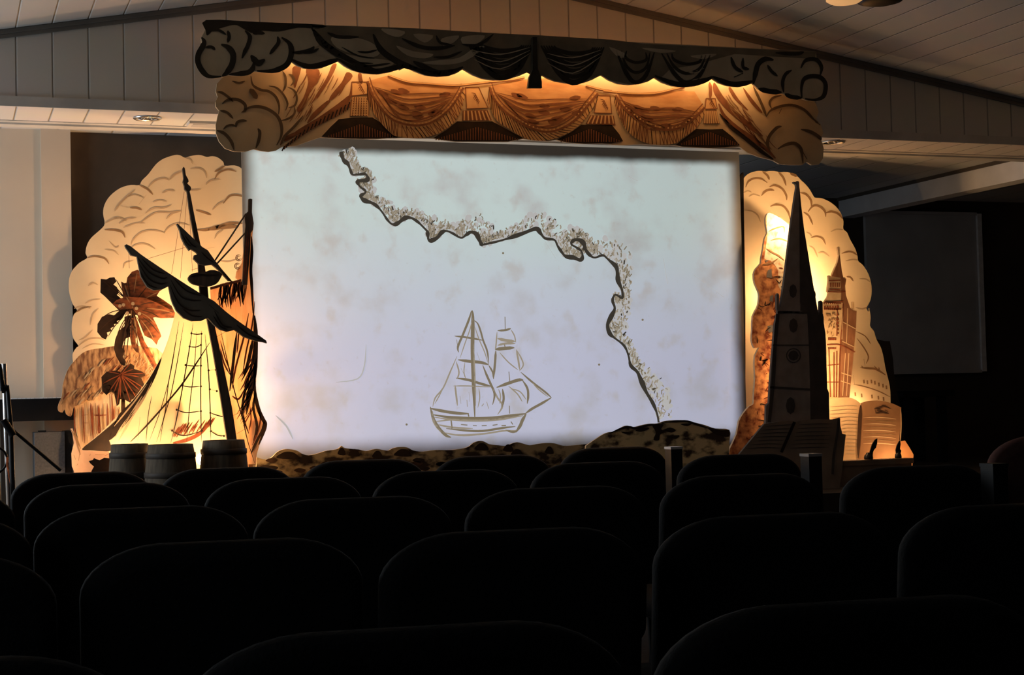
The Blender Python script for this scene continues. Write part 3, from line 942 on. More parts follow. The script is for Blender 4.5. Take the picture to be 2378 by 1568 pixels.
# dark drape field in the middle and the darker wash along the top
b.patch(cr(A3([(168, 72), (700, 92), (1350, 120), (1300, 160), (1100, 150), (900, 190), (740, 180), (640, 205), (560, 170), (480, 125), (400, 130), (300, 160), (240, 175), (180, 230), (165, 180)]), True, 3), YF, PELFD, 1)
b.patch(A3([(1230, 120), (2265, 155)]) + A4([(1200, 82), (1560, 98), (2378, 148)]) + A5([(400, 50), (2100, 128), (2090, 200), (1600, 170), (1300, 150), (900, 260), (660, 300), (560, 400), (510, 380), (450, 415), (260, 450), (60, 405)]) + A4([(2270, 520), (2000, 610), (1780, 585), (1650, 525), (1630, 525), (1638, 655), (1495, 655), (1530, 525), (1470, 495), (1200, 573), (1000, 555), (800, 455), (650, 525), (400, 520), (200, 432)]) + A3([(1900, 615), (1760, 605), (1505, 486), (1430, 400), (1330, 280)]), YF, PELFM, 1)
for x0_, x1_, y0_, dip, dark in ((1080, 1243, 95, 84, 1), (1250, 1408, 100, 90, 1), (1425, 1525, 112, 78, 0), (1530, 1655, 118, 72, 0)):
    # swag folds
    for k in range(6) if dark else (1, 3, 5):
        t_ = .25 + .15 * k
        cxm = (x0_ + x1_) / 2
        b.stroke([(x0_ + 6 + 6 * (5 - k), y0_ + 6), (x0_ + (x1_ - x0_) * .28, y0_ + dip * t_ * .72), (cxm, y0_ + 2 + dip * t_), (x0_ + (x1_ - x0_) * .75, y0_ + 4 + dip * t_ * .75), (x1_ - 6 - 5 * (5 - k), y0_ + 10)], YF, 7 + 3 * (k == 5) + 3 * dark, PELFD, 2)
    for k in range(0):
        t_ = .3 + .15 * k
        b.stroke([(x0_ + 22 + 6 * (5 - k), y0_ + 12), (x0_ + (x1_ - x0_) * .3, y0_ + dip * t_ * .74 + 3), ((x0_ + x1_) / 2 - 8 + 5 * (k % 3), y0_ + 3 + dip * t_)], YF, 5, PELF, 3)
    if dark:
        for k in range(3):
            t_ = .45 + .2 * k
            b.stroke([(x0_ + 20, y0_ + dip * t_ * .6), ((x0_ + x1_) / 2, y0_ + dip * t_ - 6), (x1_ - 12, y0_ + dip * t_ * .4)], YF, 2.5, PELF, 3)
A9 = crop(441, 23, 3.01)
for p in ([(990, 190), (1130, 190), (1260, 225), (1330, 290), (1280, 330), (1140, 310), (1020, 260)], [(1060, 310), (1200, 330), (1420, 360), (1380, 400), (1250, 410), (1130, 380)], [(730, 190), (860, 180), (900, 250), (800, 300), (730, 280)], [(740, 330), (880, 320), (970, 360), (860, 400), (760, 380)],
          [(1440, 250), (1560, 290), (1700, 310), (1640, 340), (1520, 320)], [(1560, 170), (1700, 180), (1640, 230)], [(1760, 200), (1880, 180), (1840, 230), (1770, 250)], [(1900, 190), (2060, 180), (2000, 240), (1920, 250)], [(1620, 370), (1760, 385), (1920, 360), (2060, 260), (1990, 265), (1880, 335), (1740, 352)], [(1340, 130), (1500, 150), (1460, 190), (1380, 170)]):
    b.patch(cr(A9(p), True, 3), YF, PELF, 2)
for p, w_ in (([(850, 130), (950, 245), (1080, 330), (1230, 405), (1320, 425)], 13), ([(1280, 170), (1330, 275), (1420, 345), (1520, 395), (1640, 430)], 14), ([(960, 160), (1040, 190), (1180, 190)], 8), ([(1170, 292), (1240, 297), (1310, 280)], 5), ([(1200, 395), (1290, 390), (1400, 375)], 5), ([(1480, 200), (1600, 255), (1720, 270), (1850, 250)], 9), ([(1700, 330), (1800, 330), (1900, 290)], 6), ([(1560, 360), (1640, 400), (1740, 440), (1850, 420)], 12), ([(1720, 180), (1750, 230), (1830, 245)], 6), ([(1900, 240), (1990, 250), (2060, 220), (2120, 170)], 7), ([(760, 300), (850, 295), (900, 270)], 6), ([(1060, 260), (1170, 320), (1290, 340)], 4), ([(1080, 350), (1180, 370), (1280, 375)], 4)):
    b.stroke(A9(p), YF, w_, PELFD, 3)
# scalloped dark rim, drawn as scroll lines
rim = [A3([(1030, 492), (1160, 556), (1260, 562), (1430, 515), (1505, 488)]), A3([(1505, 490), (1650, 575), (1760, 604), (1900, 614), (2120, 566), (2190, 545)]), A4([(200, 437), (400, 520), (530, 534), (650, 524), (800, 460)]), A5([(1080, 395), (1230, 460), (1340, 469), (1475, 440)]), A5([(510, 385), (680, 458), (800, 471), (1000, 434), (1080, 395)])]
for p in rim:
    b.stroke([(x, y - 5) for x, y in p], YF, 12, PELFD, 3)
for p, w_ in (([(120, 250), (150, 290), (130, 345), (90, 420), (85, 500), (130, 590), (200, 645), (320, 645)], 13), ([(160, 350), (220, 345), (260, 375)], 7), ([(320, 320), (390, 350), (440, 420), (430, 520), (380, 600), (330, 640)], 14), ([(385, 180), (400, 240), (385, 300)], 8), ([(560, 180), (610, 240), (590, 330), (560, 390), (530, 460)], 10), ([(400, 625), (520, 615), (600, 600), (640, 560), (650, 500)], 12), ([(620, 430), (660, 480), (700, 510), (760, 470)], 14), ([(890, 240), (900, 300), (850, 370), (810, 420)], 9), ([(930, 250), (1010, 310), (1030, 400), (1000, 500), (940, 555), (830, 590), (680, 588)], 13), ([(1040, 400), (1120, 400), (1230, 370), (1260, 340)], 8), ([(1050, 480), (1100, 510)], 9), ([(1250, 170), (1330, 290), (1430, 370), (1530, 450)], 16), ([(640, 210), (700, 200), (760, 210)], 8), ([(200, 180), (290, 175), (370, 220)], 6)):
    b.stroke(A3(p), YF, w_, PELFD, 3)
for p, w_ in (([(1480, 450), (1500, 350), (1530, 250), (1600, 200), (1680, 210)], 12), ([(1620, 260), (1660, 320), (1720, 370)], 7), ([(1530, 495), (1640, 520), (1760, 530)], 12), ([(1780, 530), (1770, 430), (1800, 350), (1860, 310)], 8), ([(1790, 545), (1860, 575), (1960, 585)], 10), ([(1960, 585), (1955, 490), (1980, 400), (2050, 370), (2140, 380), (2190, 440), (2190, 520), (2160, 580), (2080, 605), (1990, 590)], 10), ([(1950, 290), (1990, 220), (2060, 200), (2120, 220), (2155, 290), (2140, 360)], 9), ([(1260, 180), (1300, 280), (1380, 330)], 8), ([(1380, 190), (1380, 280), (1440, 300)], 7), ([(1290, 380), (1380, 340)], 8), ([(1980, 130), (1900, 150), (1700, 140)], 8)):
    b.stroke(A5(p), YF, w_, PELFD, 3)
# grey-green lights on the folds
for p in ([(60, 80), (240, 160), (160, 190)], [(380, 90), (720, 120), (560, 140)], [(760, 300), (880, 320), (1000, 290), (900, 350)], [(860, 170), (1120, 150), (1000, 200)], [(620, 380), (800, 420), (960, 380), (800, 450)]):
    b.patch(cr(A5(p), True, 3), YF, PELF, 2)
b.build('painted_board', pf)
b = MB()
b.flat([(1237, 86), (1247, 86), (1249, 160), (1256, 178), (1259, 204), (1226, 204), (1229, 180), (1237, 162)], YF - .022, .02, PELFD)
b.build('tassel', pf)
b = MB()
for px in (560, 1000, 1500, 1830):
    b = MB()
    w_ = W(px, 85 + (px - 560) * .045, YF)
    b.box((w_.x - .015, YF + .0145, w_.z - .06), (w_.x + .015, YR - .0005, w_.z - .03), PLY)
    b.build('bracket', pf)
# lighting batten hidden between the two boards
w0, w1 = W(670, 116, 7.785), W(1760, 170, 7.785)
zb = (w0.z + w1.z) / 2
t = thing('light_batten', 'warm strip light hidden between the two pelmet boards', 'light', ((w0.x + w1.x) / 2, 7.785, zb))
b = MB()
b.tube([(w0.x, 7.785, zb), (w1.x, 7.785, zb)], .011, glow('warm_tube', WARM, BATTEN_L), 10)
b.build('tube', t)
b = MB()
b.box((w0.x - .03, 7.738, zb + .022), (w1.x + .03, 7.825, zb + .032), PLY)  # unseen shield added over the tube to keep its light off the header
b.build('reflector', t)
for xx in (w0.x + .1, (w0.x + w1.x) / 2, w1.x - .1):
    b = MB()
    b.box((xx - .012, YF + .03, zb + .024), (xx + .012, 7.738, zb + .031), BLKP)
    b.build('tube_holder', t)

# ------------------------------------------------------------------ left wing: cloud
YC = 8.9
b = MB()
cl = A1([(1850, 330), (1840, 290), (1800, 235), (1740, 212), (1655, 215), (1640, 180), (1590, 140), (1540, 128), (1490, 135), (1440, 120), (1400, 118), (1330, 130), (1290, 142), (1250, 122), (1200, 118), (1100, 150), (1030, 200), (960, 290), (900, 350), (875, 392), (800, 390), (700, 420), (610, 490), (560, 570), (548, 650), (562, 740), (530, 790), (440, 870), (400, 940), (388, 1010), (402, 1055), (330, 1100), (260, 1180), (235, 1270), (240, 1380), (275, 1480), (325, 1540)])
cl += A2([(262, 40), (292, 82), (262, 110), (245, 180), (245, 260), (260, 320), (300, 375), (285, 390), (258, 430), (250, 480), (280, 700), (300, 1000)])
cl = cr(cl, n=3) + [(190, 3000), (571, 3000)]
b.flat(cl, YC, .012, CREAM, PLY)
for p, w_ in (([(1290, 142), (1340, 160), (1360, 200)], 3), ([(1655, 215), (1600, 250), (1560, 270)], 5), ([(950, 420), (1020, 350), (1100, 330), (1150, 350)], 4), ([(1150, 345), (1190, 300), (1270, 260)], 4), ([(1340, 245), (1420, 240), (1470, 270), (1490, 330)], 4), ([(1480, 390), (1530, 350), (1620, 340)], 4), ([(1560, 340), (1600, 280), (1680, 250), (1760, 270)], 5), ([(875, 392), (950, 430), (1000, 480)], 5), ([(650, 630), (690, 570), (760, 500), (840, 430)], 4), ([(760, 500), (840, 480), (920, 510)], 3), ([(790, 600), (850, 600), (900, 620)], 5), ([(870, 570), (940, 480)], 3),
              ([(1080, 465), (1140, 440), (1200, 445)], 4), ([(1000, 550), (1060, 530), (1130, 545)], 3), ([(930, 650), (1010, 600), (1100, 600), (1170, 570)], 4), ([(640, 690), (700, 690), (760, 720)], 4), ([(690, 745), (760, 700), (850, 690)], 4), ([(730, 780), (840, 740), (930, 740)], 3), ([(880, 740), (960, 680), (1040, 640), (1160, 640), (1240, 625)], 4), ([(1120, 700), (1180, 650), (1260, 630)], 4), ([(1390, 620), (1460, 640), (1530, 665)], 5), ([(1640, 560), (1700, 490), (1780, 485), (1850, 510)], 5), ([(1540, 620), (1600, 560), (1660, 540)], 4), ([(562, 740), (640, 700), (720, 690)], 3), ([(560, 800), (640, 800), (720, 820), (745, 870)], 6), ([(800, 940), (820, 890), (880, 830), (960, 805), (1050, 810), (1110, 830)], 4), ([(1100, 830), (1150, 770), (1240, 740), (1330, 760)], 4),
              ([(800, 960), (860, 930), (940, 930), (1020, 975)], 4), ([(402, 1055), (470, 1040), (560, 1060), (600, 1110)], 5), ([(560, 980), (640, 990), (690, 1030)], 3), ([(600, 900), (660, 960), (690, 940)], 3), ([(410, 1310), (450, 1280), (500, 1300)], 4), ([(730, 1150), (750, 1100), (820, 1080)], 3), ([(380, 1470), (440, 1440), (520, 1430)], 3), ([(300, 1550), (360, 1510), (440, 1500)], 5), ([(1400, 800), (1480, 800), (1600, 770), (1700, 740), (1830, 740)], 8), ([(1500, 800), (1580, 780), (1680, 770), (1780, 770)], 12), ([(1560, 880), (1590, 830), (1640, 800)], 4), ([(1440, 430), (1360, 440), (1300, 430)], 4), ([(1600, 1080), (1680, 1090), (1760, 1070)], 3), ([(1480, 970), (1560, 960)], 3), ([(780, 600), (700, 580)], 3)):
    b.stroke(A1(p), YC, w_ * .85, LINE2 if w_ < 5 else LINE, 2)
for p, w_ in (([(262, 60), (330, 40), (400, 60)], 4), ([(300, 375), (380, 320), (470, 310), (520, 330)], 4), ([(400, 200), (420, 110), (470, 60)], 3), ([(330, 400), (420, 360), (520, 370)], 3), ([(300, 330), (360, 300), (420, 240)], 3)):
    b.stroke(A2(p), YC, w_, LINE2, 2)
cloudL = thing('cloud_backdrop', 'tall painted cloud cut-out left of the screen, behind ship and palm', 'scenery', W(380, 1080, YC))
b.build('painted_board', cloudL)
sticks(cloudL, 330, YC, 1.6)
sticks(cloudL, 500, YC, 1.9)

# hut
YHU = 8.62
hut = thing('thatched_hut', 'painted straw hut cut-out at the left foot of the cloud', 'scenery', W(280, 1080, YHU))
b = MB()
b.flat(A2([(262, 860), (268, 960), (272, 1060), (285, 1120), (300, 1180), (320, 1260), (1000, 1260), (1000, 800), (640, 740), (430, 800)]), YHU, .012, HUTW, PLY)
for k in range(24):
    x = 275 + k * 22 + rnd.uniform(-6, 6)
    b.stroke(A2([(x, 850 + rnd.uniform(0, 60)), (x + rnd.uniform(-6, 10), 1000), (x + rnd.uniform(0, 18), 1170 + rnd.uniform(-40, 50))]), YHU, rnd.uniform(1.6, 3.4), (RED, LINE2, LINE)[k % 3], 2)
for p in ([(400, 860), (410, 1000), (425, 1180)], [(465, 880), (470, 1000), (470, 1110), (520, 1115)], [(430, 962), (470, 965), (540, 962)], [(330, 880), (330, 1050)], [(330, 965), (380, 960)], [(330, 1030), (380, 1030)], [(580, 770), (585, 900), (585, 1085)]):
    b.stroke(A2(p), YHU, 3, RED, 3)
b.build('wall', hut)
b = MB()
b.flat(cr(A2([(1010, 440), (900, 390), (820, 378), (700, 372), (590, 380), (500, 395), (400, 410), (330, 440), (270, 500), (220, 560), (185, 640), (165, 720), (160, 800), (140, 850), (125, 895), (132, 930), (165, 942), (182, 915), (195, 955), (235, 976), (252, 935), (265, 890), (340, 865), (370, 830), (430, 840), (470, 775), (500, 790), (560, 735), (600, 760), (660, 740), (760, 760), (1010, 760)]), True, 2), YHU - .016, .014, THATCH, PLY)
for k in range(70):
    u, v = rnd.random(), rnd.random()
    x, y = 190 + 560 * u, 420 + 430 * v
    if y < 400 + 330 * (1 - u) ** 2 + 20 or y > 900 - 190 * u:
        continue
    b.stroke(A2([(x, y), (x - 30, y + 28), (x - 55, y + 66)]), YHU - .016, rnd.uniform(2, 4), (LINE, RED, LINE2)[k % 3], 2)
for k in range(46):
    x, y = 690 + rnd.random() * 290, 420 + rnd.random() * 300
    b.stroke(A2([(x, y), (x - 20, y + 30), (x - 10, y + 50), (x - 40, y + 70)]), YHU - .016, 1.8, LINE2, 2)
b.build('thatched_roof', hut)
b = MB()
b.flat(A2([(232, 1078), (250, 1075), (266, 1130), (290, 1200), (320, 1255), (800, 1262), (1400, 1280), (1400, 1330)]) + [(470, 3000), (180, 3000)] + A2([(262, 1440), (245, 1400), (240, 1290), (262, 1200), (250, 1130)]), YHU - .03, .012, SAND, PLY)
for p in ([(240, 1090), (270, 1150), (300, 1240), (315, 1300)], [(260, 1090), (290, 1170), (318, 1250)], [(260, 1300), (275, 1340)], [(310, 1290), (300, 1350)], [(285, 1390), (295, 1375)], [(400, 1290), (395, 1310)], [(440, 1300), (520, 1295)], [(520, 1310), (560, 1290)]):
    b.stroke(A2(p), YHU - .03, 3, LINE, 2)
b.build('sandy_ground', hut)
sticks(hut, 240, YHU, .95)

# palm
YP = 8.56
palm = thing('palm_tree', 'dark brown painted palm tree with drooping fronds in front of the left cloud', 'scenery', W(330, 1080, YP))
b = MB()
tr = A2([(745, 100), (775, 180), (800, 290), (830, 380), (880, 470), (930, 560), (960, 640)]) + [(390, 3000), (402, 3000)] + A2([(985, 620), (960, 530), (920, 440), (860, 340), (832, 260), (805, 180), (770, 90)])
b.flat(tr, YP, .012, FROND, PLY)
b.stroke(A2([(765, 120), (800, 230), (840, 350), (900, 460), (950, 550)]), YP, 4, RED, 2)
b.build('trunk', palm)
fr_parts = [
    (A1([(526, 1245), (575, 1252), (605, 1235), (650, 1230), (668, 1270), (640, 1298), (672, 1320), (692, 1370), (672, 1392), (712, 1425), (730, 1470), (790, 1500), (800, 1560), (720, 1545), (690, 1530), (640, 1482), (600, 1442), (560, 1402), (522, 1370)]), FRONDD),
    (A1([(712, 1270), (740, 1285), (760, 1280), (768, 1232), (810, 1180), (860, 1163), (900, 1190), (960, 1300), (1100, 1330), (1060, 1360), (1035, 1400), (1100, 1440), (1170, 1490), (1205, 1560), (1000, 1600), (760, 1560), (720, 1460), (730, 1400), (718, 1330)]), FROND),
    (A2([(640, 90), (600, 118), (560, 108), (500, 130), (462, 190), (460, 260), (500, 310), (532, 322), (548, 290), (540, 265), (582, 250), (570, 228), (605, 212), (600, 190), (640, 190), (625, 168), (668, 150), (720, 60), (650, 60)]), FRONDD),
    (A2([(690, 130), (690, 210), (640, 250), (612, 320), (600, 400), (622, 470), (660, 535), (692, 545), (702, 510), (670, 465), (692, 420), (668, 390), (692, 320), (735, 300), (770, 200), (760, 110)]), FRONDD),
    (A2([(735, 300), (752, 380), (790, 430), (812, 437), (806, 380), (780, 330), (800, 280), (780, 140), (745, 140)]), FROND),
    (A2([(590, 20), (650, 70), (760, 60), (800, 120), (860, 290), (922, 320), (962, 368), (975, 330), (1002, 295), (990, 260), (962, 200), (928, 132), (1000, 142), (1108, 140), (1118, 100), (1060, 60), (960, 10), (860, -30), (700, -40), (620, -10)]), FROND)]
for i, (p, mt_) in enumerate(fr_parts):
    b = MB()
    yy = YP - .014 - .004 * i
    b.flat(p, yy, .006, mt_, FRONDD)
    cx_, cy_ = A2([(750, 40)])[0]
    for k in range(10):
        q = p[int(k * len(p) / 10)]
        b.stroke([(cx_ + (q[0] - cx_) * .35, cy_ + (q[1] - cy_) * .35), (cx_ + (q[0] - cx_) * .65, cy_ + (q[1] - cy_) * .62 - 2), (cx_ + (q[0] - cx_) * .93, cy_ + (q[1] - cy_) * .93)], yy, 2.2, LINE if mt_ is FROND and k % 2 else DKBR, 2)
    if i == 5:
        for x, y in ((680, 30), (760, 20), (712, 100), (815, 105), (790, 60), (650, 40)):
            b.dot(*A2([(x, y)])[0], 4.2, yy, LINE2, 3)
    b.build('frond', palm)
b = MB()
YBU = YP - .05
bush = A2([(540, 595), (610, 585), (660, 600), (700, 552), (740, 525), (772, 545), (770, 572), (830, 590), (862, 612), (865, 632), (825, 642), (855, 700), (860, 740), (832, 715), (826, 760), (840, 810), (800, 832), (752, 830), (742, 860), (680, 825), (652, 830), (645, 870), (625, 887), (615, 830), (600, 770), (562, 760), (540, 795), (502, 760), (500, 700), (495, 640)])
b.flat(bush, YBU, .012, FRONDD, FRONDD)
b.flat([(282, 900), (290, 900), (296, 3000), (284, 3000)], YBU + .013, .012, DKBR)
for k in range(26):
    an = rnd.uniform(-.3, 3.6)
    rx_, ry_ = 34 + rnd.random() * 12, 36 + rnd.random() * 14
    e_ = (281 + 4 + rx_ * math.cos(an), 868 + 24 + ry_ * math.sin(an) * .75)
    b.flat([(e_[0] * .72 + 283 * .28 - 3, e_[1] * .72 + 876 * .28), (e_[0], e_[1]), (e_[0] * .72 + 283 * .28 + 4, e_[1] * .72 + 876 * .28 + 3)], YBU - .001 * (k % 4), .004, FRONDD)
for p in bush[::2]:
    b.stroke([A2([(660, 620)])[0], ((p[0] + 281) / 2, (p[1] + 868) / 2), (p[0] * .94 + 281 * .06, p[1] * .94 + 870 * .06)], YBU, 2.5, RED, 2)
tag(b.build('palm_bush'), 'small dark fan-leaved bush cut-out below the palm, before the hut', 'scenery')

# big sail with rigging (left of the mast)
YSA = 8.36
sail = thing('ship_sail', 'large pale curved sail with painted rigging left of the tall mast', 'scenery', W(400, 1060, YSA))
b = MB()
sl = cr(A2([(1140, 40), (1118, 100), (1100, 180), (1060, 320), (1010, 450), (940, 580), (860, 700), (780, 810), (700, 900), (600, 1000), (500, 1100), (420, 1170), (330, 1252)]), n=3) + A2([(400, 1266), (560, 1270)]) + [(262, 3000), (548, 3000)] + A2([(1600, 1180), (1500, 700), (1400, 160), (1380, 40)])
b.flat(sl, YSA, .004, SAILM)
for p in ([(330, 1250), (440, 1160), (560, 1060), (640, 990), (600, 1080), (560, 1180), (590, 1265), (400, 1262)], [(640, 960), (740, 860), (840, 740), (920, 620), (1005, 470), (960, 620), (880, 780), (790, 920), (700, 1040), (600, 1150), (560, 1160)]):
    b.patch(cr(A2(p), True, 3), YSA, INK, 1)
for p in ([(880, 700), (780, 840), (690, 950), (600, 1060)], [(900, 740), (800, 890), (680, 1040), (610, 1150)], [(840, 800), (740, 960), (640, 1110)], [(920, 680), (850, 830), (760, 970), (700, 1080), (640, 1180)]):
    b.stroke(A2(p), YSA, 3.5, LINE2, 2)
for p, w_ in (([(1410, 350), (1300, 520), (1170, 710), (1020, 890), (860, 1070), (740, 1190)], 4), ([(1150, 170), (1110, 420), (1060, 700), (1030, 950), (960, 1190)], 2), ([(1190, 180), (1150, 430), (1100, 700), (1070, 830), (1020, 1000), (990, 1190)], 2), ([(1270, 180), (1240, 390), (1200, 620), (1160, 840), (1120, 1040), (1080, 1200)], 2.5), ([(1340, 250), (1335, 560), (1335, 900), (1340, 1190)], 2.5), ([(1300, 260), (1280, 560), (1250, 800), (1230, 1000), (1215, 1190)], 2), ([(1370, 280), (1400, 600), (1415, 940), (1420, 1180)], 2.5), ([(920, 800), (890, 960), (870, 1190)], 1.6), ([(1130, 300), (1080, 600), (1000, 900), (900, 1180)], 1.6), ([(820, 980), (800, 1180)], 1.6)):
    b.stroke(A2(p), YSA, w_, INK, 3)
for p in ([(1255, 272), (1300, 280), (1340, 275)], [(1240, 383), (1290, 388), (1335, 370)], [(1205, 540), (1270, 548), (1335, 545)], [(1175, 712), (1240, 725), (1335, 720)], [(1130, 918), (1210, 942), (1335, 930)], [(1092, 1095), (1150, 1130), (1215, 1135), (1340, 1100)], [(1400, 585), (1460, 580)], [(1410, 745), (1470, 760)], [(1415, 945), (1490, 970), (1530, 975)], [(1420, 1100), (1480, 1135), (1530, 1140)]):
    b.stroke(A2(p), YSA, 2.6, INK, 4)
    for q in (p[0], p[-1]):
        b.dot(*A2([q])[0], 2.6, YSA, INK, 5)
for k in range(26):
    x = 1080 + rnd.random() * 330
    y = 1190 - (x - 1080) * .28 - rnd.random() * 60
    b.stroke(A2([(x, y), (x + 22, y - 42), (x + 50, y - 86)]), YSA, 2.6, RED, 2)
b.stroke(A2([(1100, 1200), (1200, 1180), (1310, 1130), (1380, 1060), (1420, 990)]), YSA, 9, RED, 2)
b.build('painted_board', sail)
sticks(sail, 420, YSA, 1.1)

# fore sail with fore mast, against the screen's left edge
YFS = 8.33
fs = thing('ship_sail', 'red-brown fore sail of hanging ropes overlapping the left screen edge', 'scenery', W(570, 1060, YFS))
b = MB()
fo = A1([(1520, 1345), (1790, 1270), (1750, 1240), (1760, 1180), (1810, 1100), (1822, 1000), (1835, 850), (1850, 680), (1875, 640), (1900, 640), (1917, 760), (1905, 850), (1912, 1000), (1900, 1160), (1912, 1300), (1925, 1560)]) + A2([(1800, 200), (1812, 400), (1806, 600), (1800, 760), (1830, 900), (1868, 985), (1888, 1035), (1870, 1120), (1832, 1220), (1808, 1300), (1806, 1380), (1740, 1380)]) + [(578, 3000), (540, 3000)] + A2([(1640, 1180), (1560, 700), (1440, 240)])
b.flat(fo, YFS, .004, SAILR)
# dark fringe hatching under the cross spar and long folds
for k in range(30):
    x = 1610 + rnd.random() * 240
    y = 1310 - (x - 1520) * .22
    b.stroke(A1([(x, y), (x - 12 + rnd.uniform(-20, 20), y + 90), (x - 20 + rnd.uniform(-30, 30), y + 150 + rnd.random() * 110)]), YFS, rnd.uniform(2, 4.5), (RED, DKBR, RED)[k % 3], 2)
b.stroke(A1([(1520, 1335), (1640, 1300), (1800, 1262)]), YFS, 6, RED, 3, taper=False)
for p, w_ in (([(1790, 0), (1770, 200), (1720, 420), (1690, 620)], 5), ([(1740, 100), (1700, 300), (1630, 560), (1600, 740)], 6), ([(1640, 260), (1620, 420), (1600, 600), (1580, 760)], 9), ([(1790, 300), (1770, 520), (1700, 800), (1690, 960), (1740, 1120)], 8), ([(1805, 480), (1780, 700), (1740, 850), (1720, 960)], 9), ([(1800, 760), (1780, 900), (1810, 1060), (1780, 1180)], 8), ([(1870, 1000), (1860, 1080), (1800, 1200), (1760, 1290)], 8), ([(1820, 900), (1840, 1000), (1810, 1120), (1770, 1220)], 5), ([(1750, 880), (1760, 1000), (1740, 1100)], 4), ([(1500, 330), (1540, 480), (1590, 600)], 4), ([(1500, 400), (1530, 520), (1580, 620)], 5), ([(1600, 800), (1650, 830), (1690, 780)], 6), ([(1660, 180), (1650, 340), (1640, 440)], 5)):
    b.stroke(A2(p), YFS, w_ * .75, RED if w_ < 8 else DKBR, 3)
for k in range(22):
    y = 480 + k * 20
    x = 1790 - rnd.random() * 60
    b.stroke(A2([(x, y), (x - 40, y + 70), (x - 70 - rnd.random() * 40, y + 160)]), YFS, rnd.uniform(1.5, 3.2), (RED, LINE, DKBR)[k % 3], 3)
for p in ([(1500, 240), (1540, 420), (1580, 600), (1630, 800), (1690, 1000), (1730, 1180), (1790, 1370)], [(1470, 300), (1560, 250)], [(1600, 970), (1680, 935)], [(1640, 1120), (1710, 1080)], [(1740, 1280), (1800, 1190)], [(1580, 560), (1540, 580)], [(1540, 400), (1500, 430)], [(1615, 710), (1590, 740)]):
    b.stroke(A2(p), YFS, 2.6, INK, 5)
for pth, w_ in ((A1([(1895, 860), (1900, 1000), (1890, 1160), (1898, 1300), (1910, 1560)]), 7), (A2([(1790, 120), (1800, 300), (1798, 500), (1790, 700)]), 10), (A2([(1795, 560), (1792, 760), (1822, 910), (1862, 1000), (1880, 1040), (1862, 1120), (1825, 1215)]), 9), (A2([(1780, 300), (1740, 500), (1700, 640)]), 8), (A2([(1790, 520), (1750, 720), (1720, 840)]), 7)):
    b.stroke(pth, YFS, w_, DKBR, 3)
for x, y in ((1780, 1055), (1770, 1130)):
    c_ = A1([(x, y)])[0]
    for k in range(2):
        r_ = 7 - 3 * k
        b.stroke([(c_[0] + r_ * math.cos(a * .8), c_[1] + r_ * math.sin(a * .8)) for a in range(8)], YFS, 1.8, RED, 4)
b.build('painted_sail', fs)
b = MB()
b.flat(A1([(1870, 520), (1885, 515), (1905, 520), (1902, 640), (1918, 740), (1910, 800), (1890, 830), (1885, 1000), (1870, 1160), (1860, 1300), (1815, 1300), (1825, 1100), (1835, 850), (1843, 760), (1836, 690), (1850, 650), (1868, 630)]), YFS - .02, .018, MASTM, MASTM)
for p in ([(1880, 800), (1860, 1000), (1840, 1290)], [(1860, 800), (1840, 1050), (1825, 1260)]):
    b.stroke(A1(p), YFS - .02, 3, RED, 2)
b.build('fore_mast', fs)
sticks(fs, 585, YFS, 1.0)

# main mast, yards, crow's nest
YM = 8.10
mast = thing('ship_mast', 'tall dark leaning mast with furled sails and crow\'s nest', 'scenery', W(535, 1022, YM))
b = MB()
b.flat(A1([(1272, 240), (1281, 224), (1291, 240), (1300, 300), (1322, 340), (1326, 360), (1312, 376), (1345, 408), (1348, 430), (1334, 450), (1342, 480), (1380, 680), (1432, 930), (1450, 1000), (1480, 1180), (1500, 1330), (1510, 1450), (1525, 1560)]) + A2([(1450, 190), (1500, 420), (1560, 700), (1600, 900), (1642, 1180)]) + [(556, 3000), (536, 3000)] + A2([(1560, 1180), (1500, 780), (1440, 420), (1390, 150)]) + A1([(1440, 1500), (1420, 1250), (1415, 1120), (1400, 960), (1375, 860), (1330, 600), (1312, 450), (1290, 430), (1288, 400), (1275, 360), (1282, 330)]), YM, .03, MASTM, MASTM)
b.build('pole', mast)
b = MB()
b.flat(A1([(745, 938), (760, 930), (800, 950), (900, 1030), (1100, 1165), (1300, 1295), (1420, 1370), (1560, 1450), (1660, 1540)]) + A2([(1600, 128), (1700, 200), (1800, 268), (1890, 333), (1896, 355), (1872, 346), (1800, 336), (1700, 300), (1625, 242), (1560, 258), (1500, 240), (1450, 200), (1395, 140), (1340, 165), (1260, 168), (1190, 140), (1130, 80), (1100, 20)]) + A1([(1165, 1420), (1145, 1312), (1090, 1340), (1010, 1350), (950, 1320), (890, 1222), (870, 1120), (855, 1042), (800, 1030), (775, 990), (755, 962)]), YM - .035, .033, FURL, FURL)
for p in ([(860, 1050), (960, 1180), (1080, 1240), (1130, 1230)], [(870, 1100), (960, 1240), (1060, 1290), (1120, 1280)], [(880, 1170), (950, 1290), (1040, 1330)], [(900, 1060), (1000, 1160), (1110, 1200)], [(1160, 1250), (1250, 1400), (1350, 1440), (1440, 1440)], [(1155, 1300), (1230, 1460), (1330, 1530), (1430, 1530)], [(1180, 1230), (1300, 1350), (1440, 1400)], [(1510, 1480), (1600, 1560)]):
    b.stroke(A1(p), YM - .035, 3.5, INK, 2)
for p in ([(1180, 60), (1260, 120), (1350, 130)], [(1450, 80), (1520, 200), (1600, 220)], [(1640, 200), (1740, 280), (1860, 325)], [(1440, 120), (1500, 210), (1560, 240)]):
    b.stroke(A2(p), YM - .035, 3.5, INK, 2)
b.build('yard_with_furled_sail', mast)
b = MB()
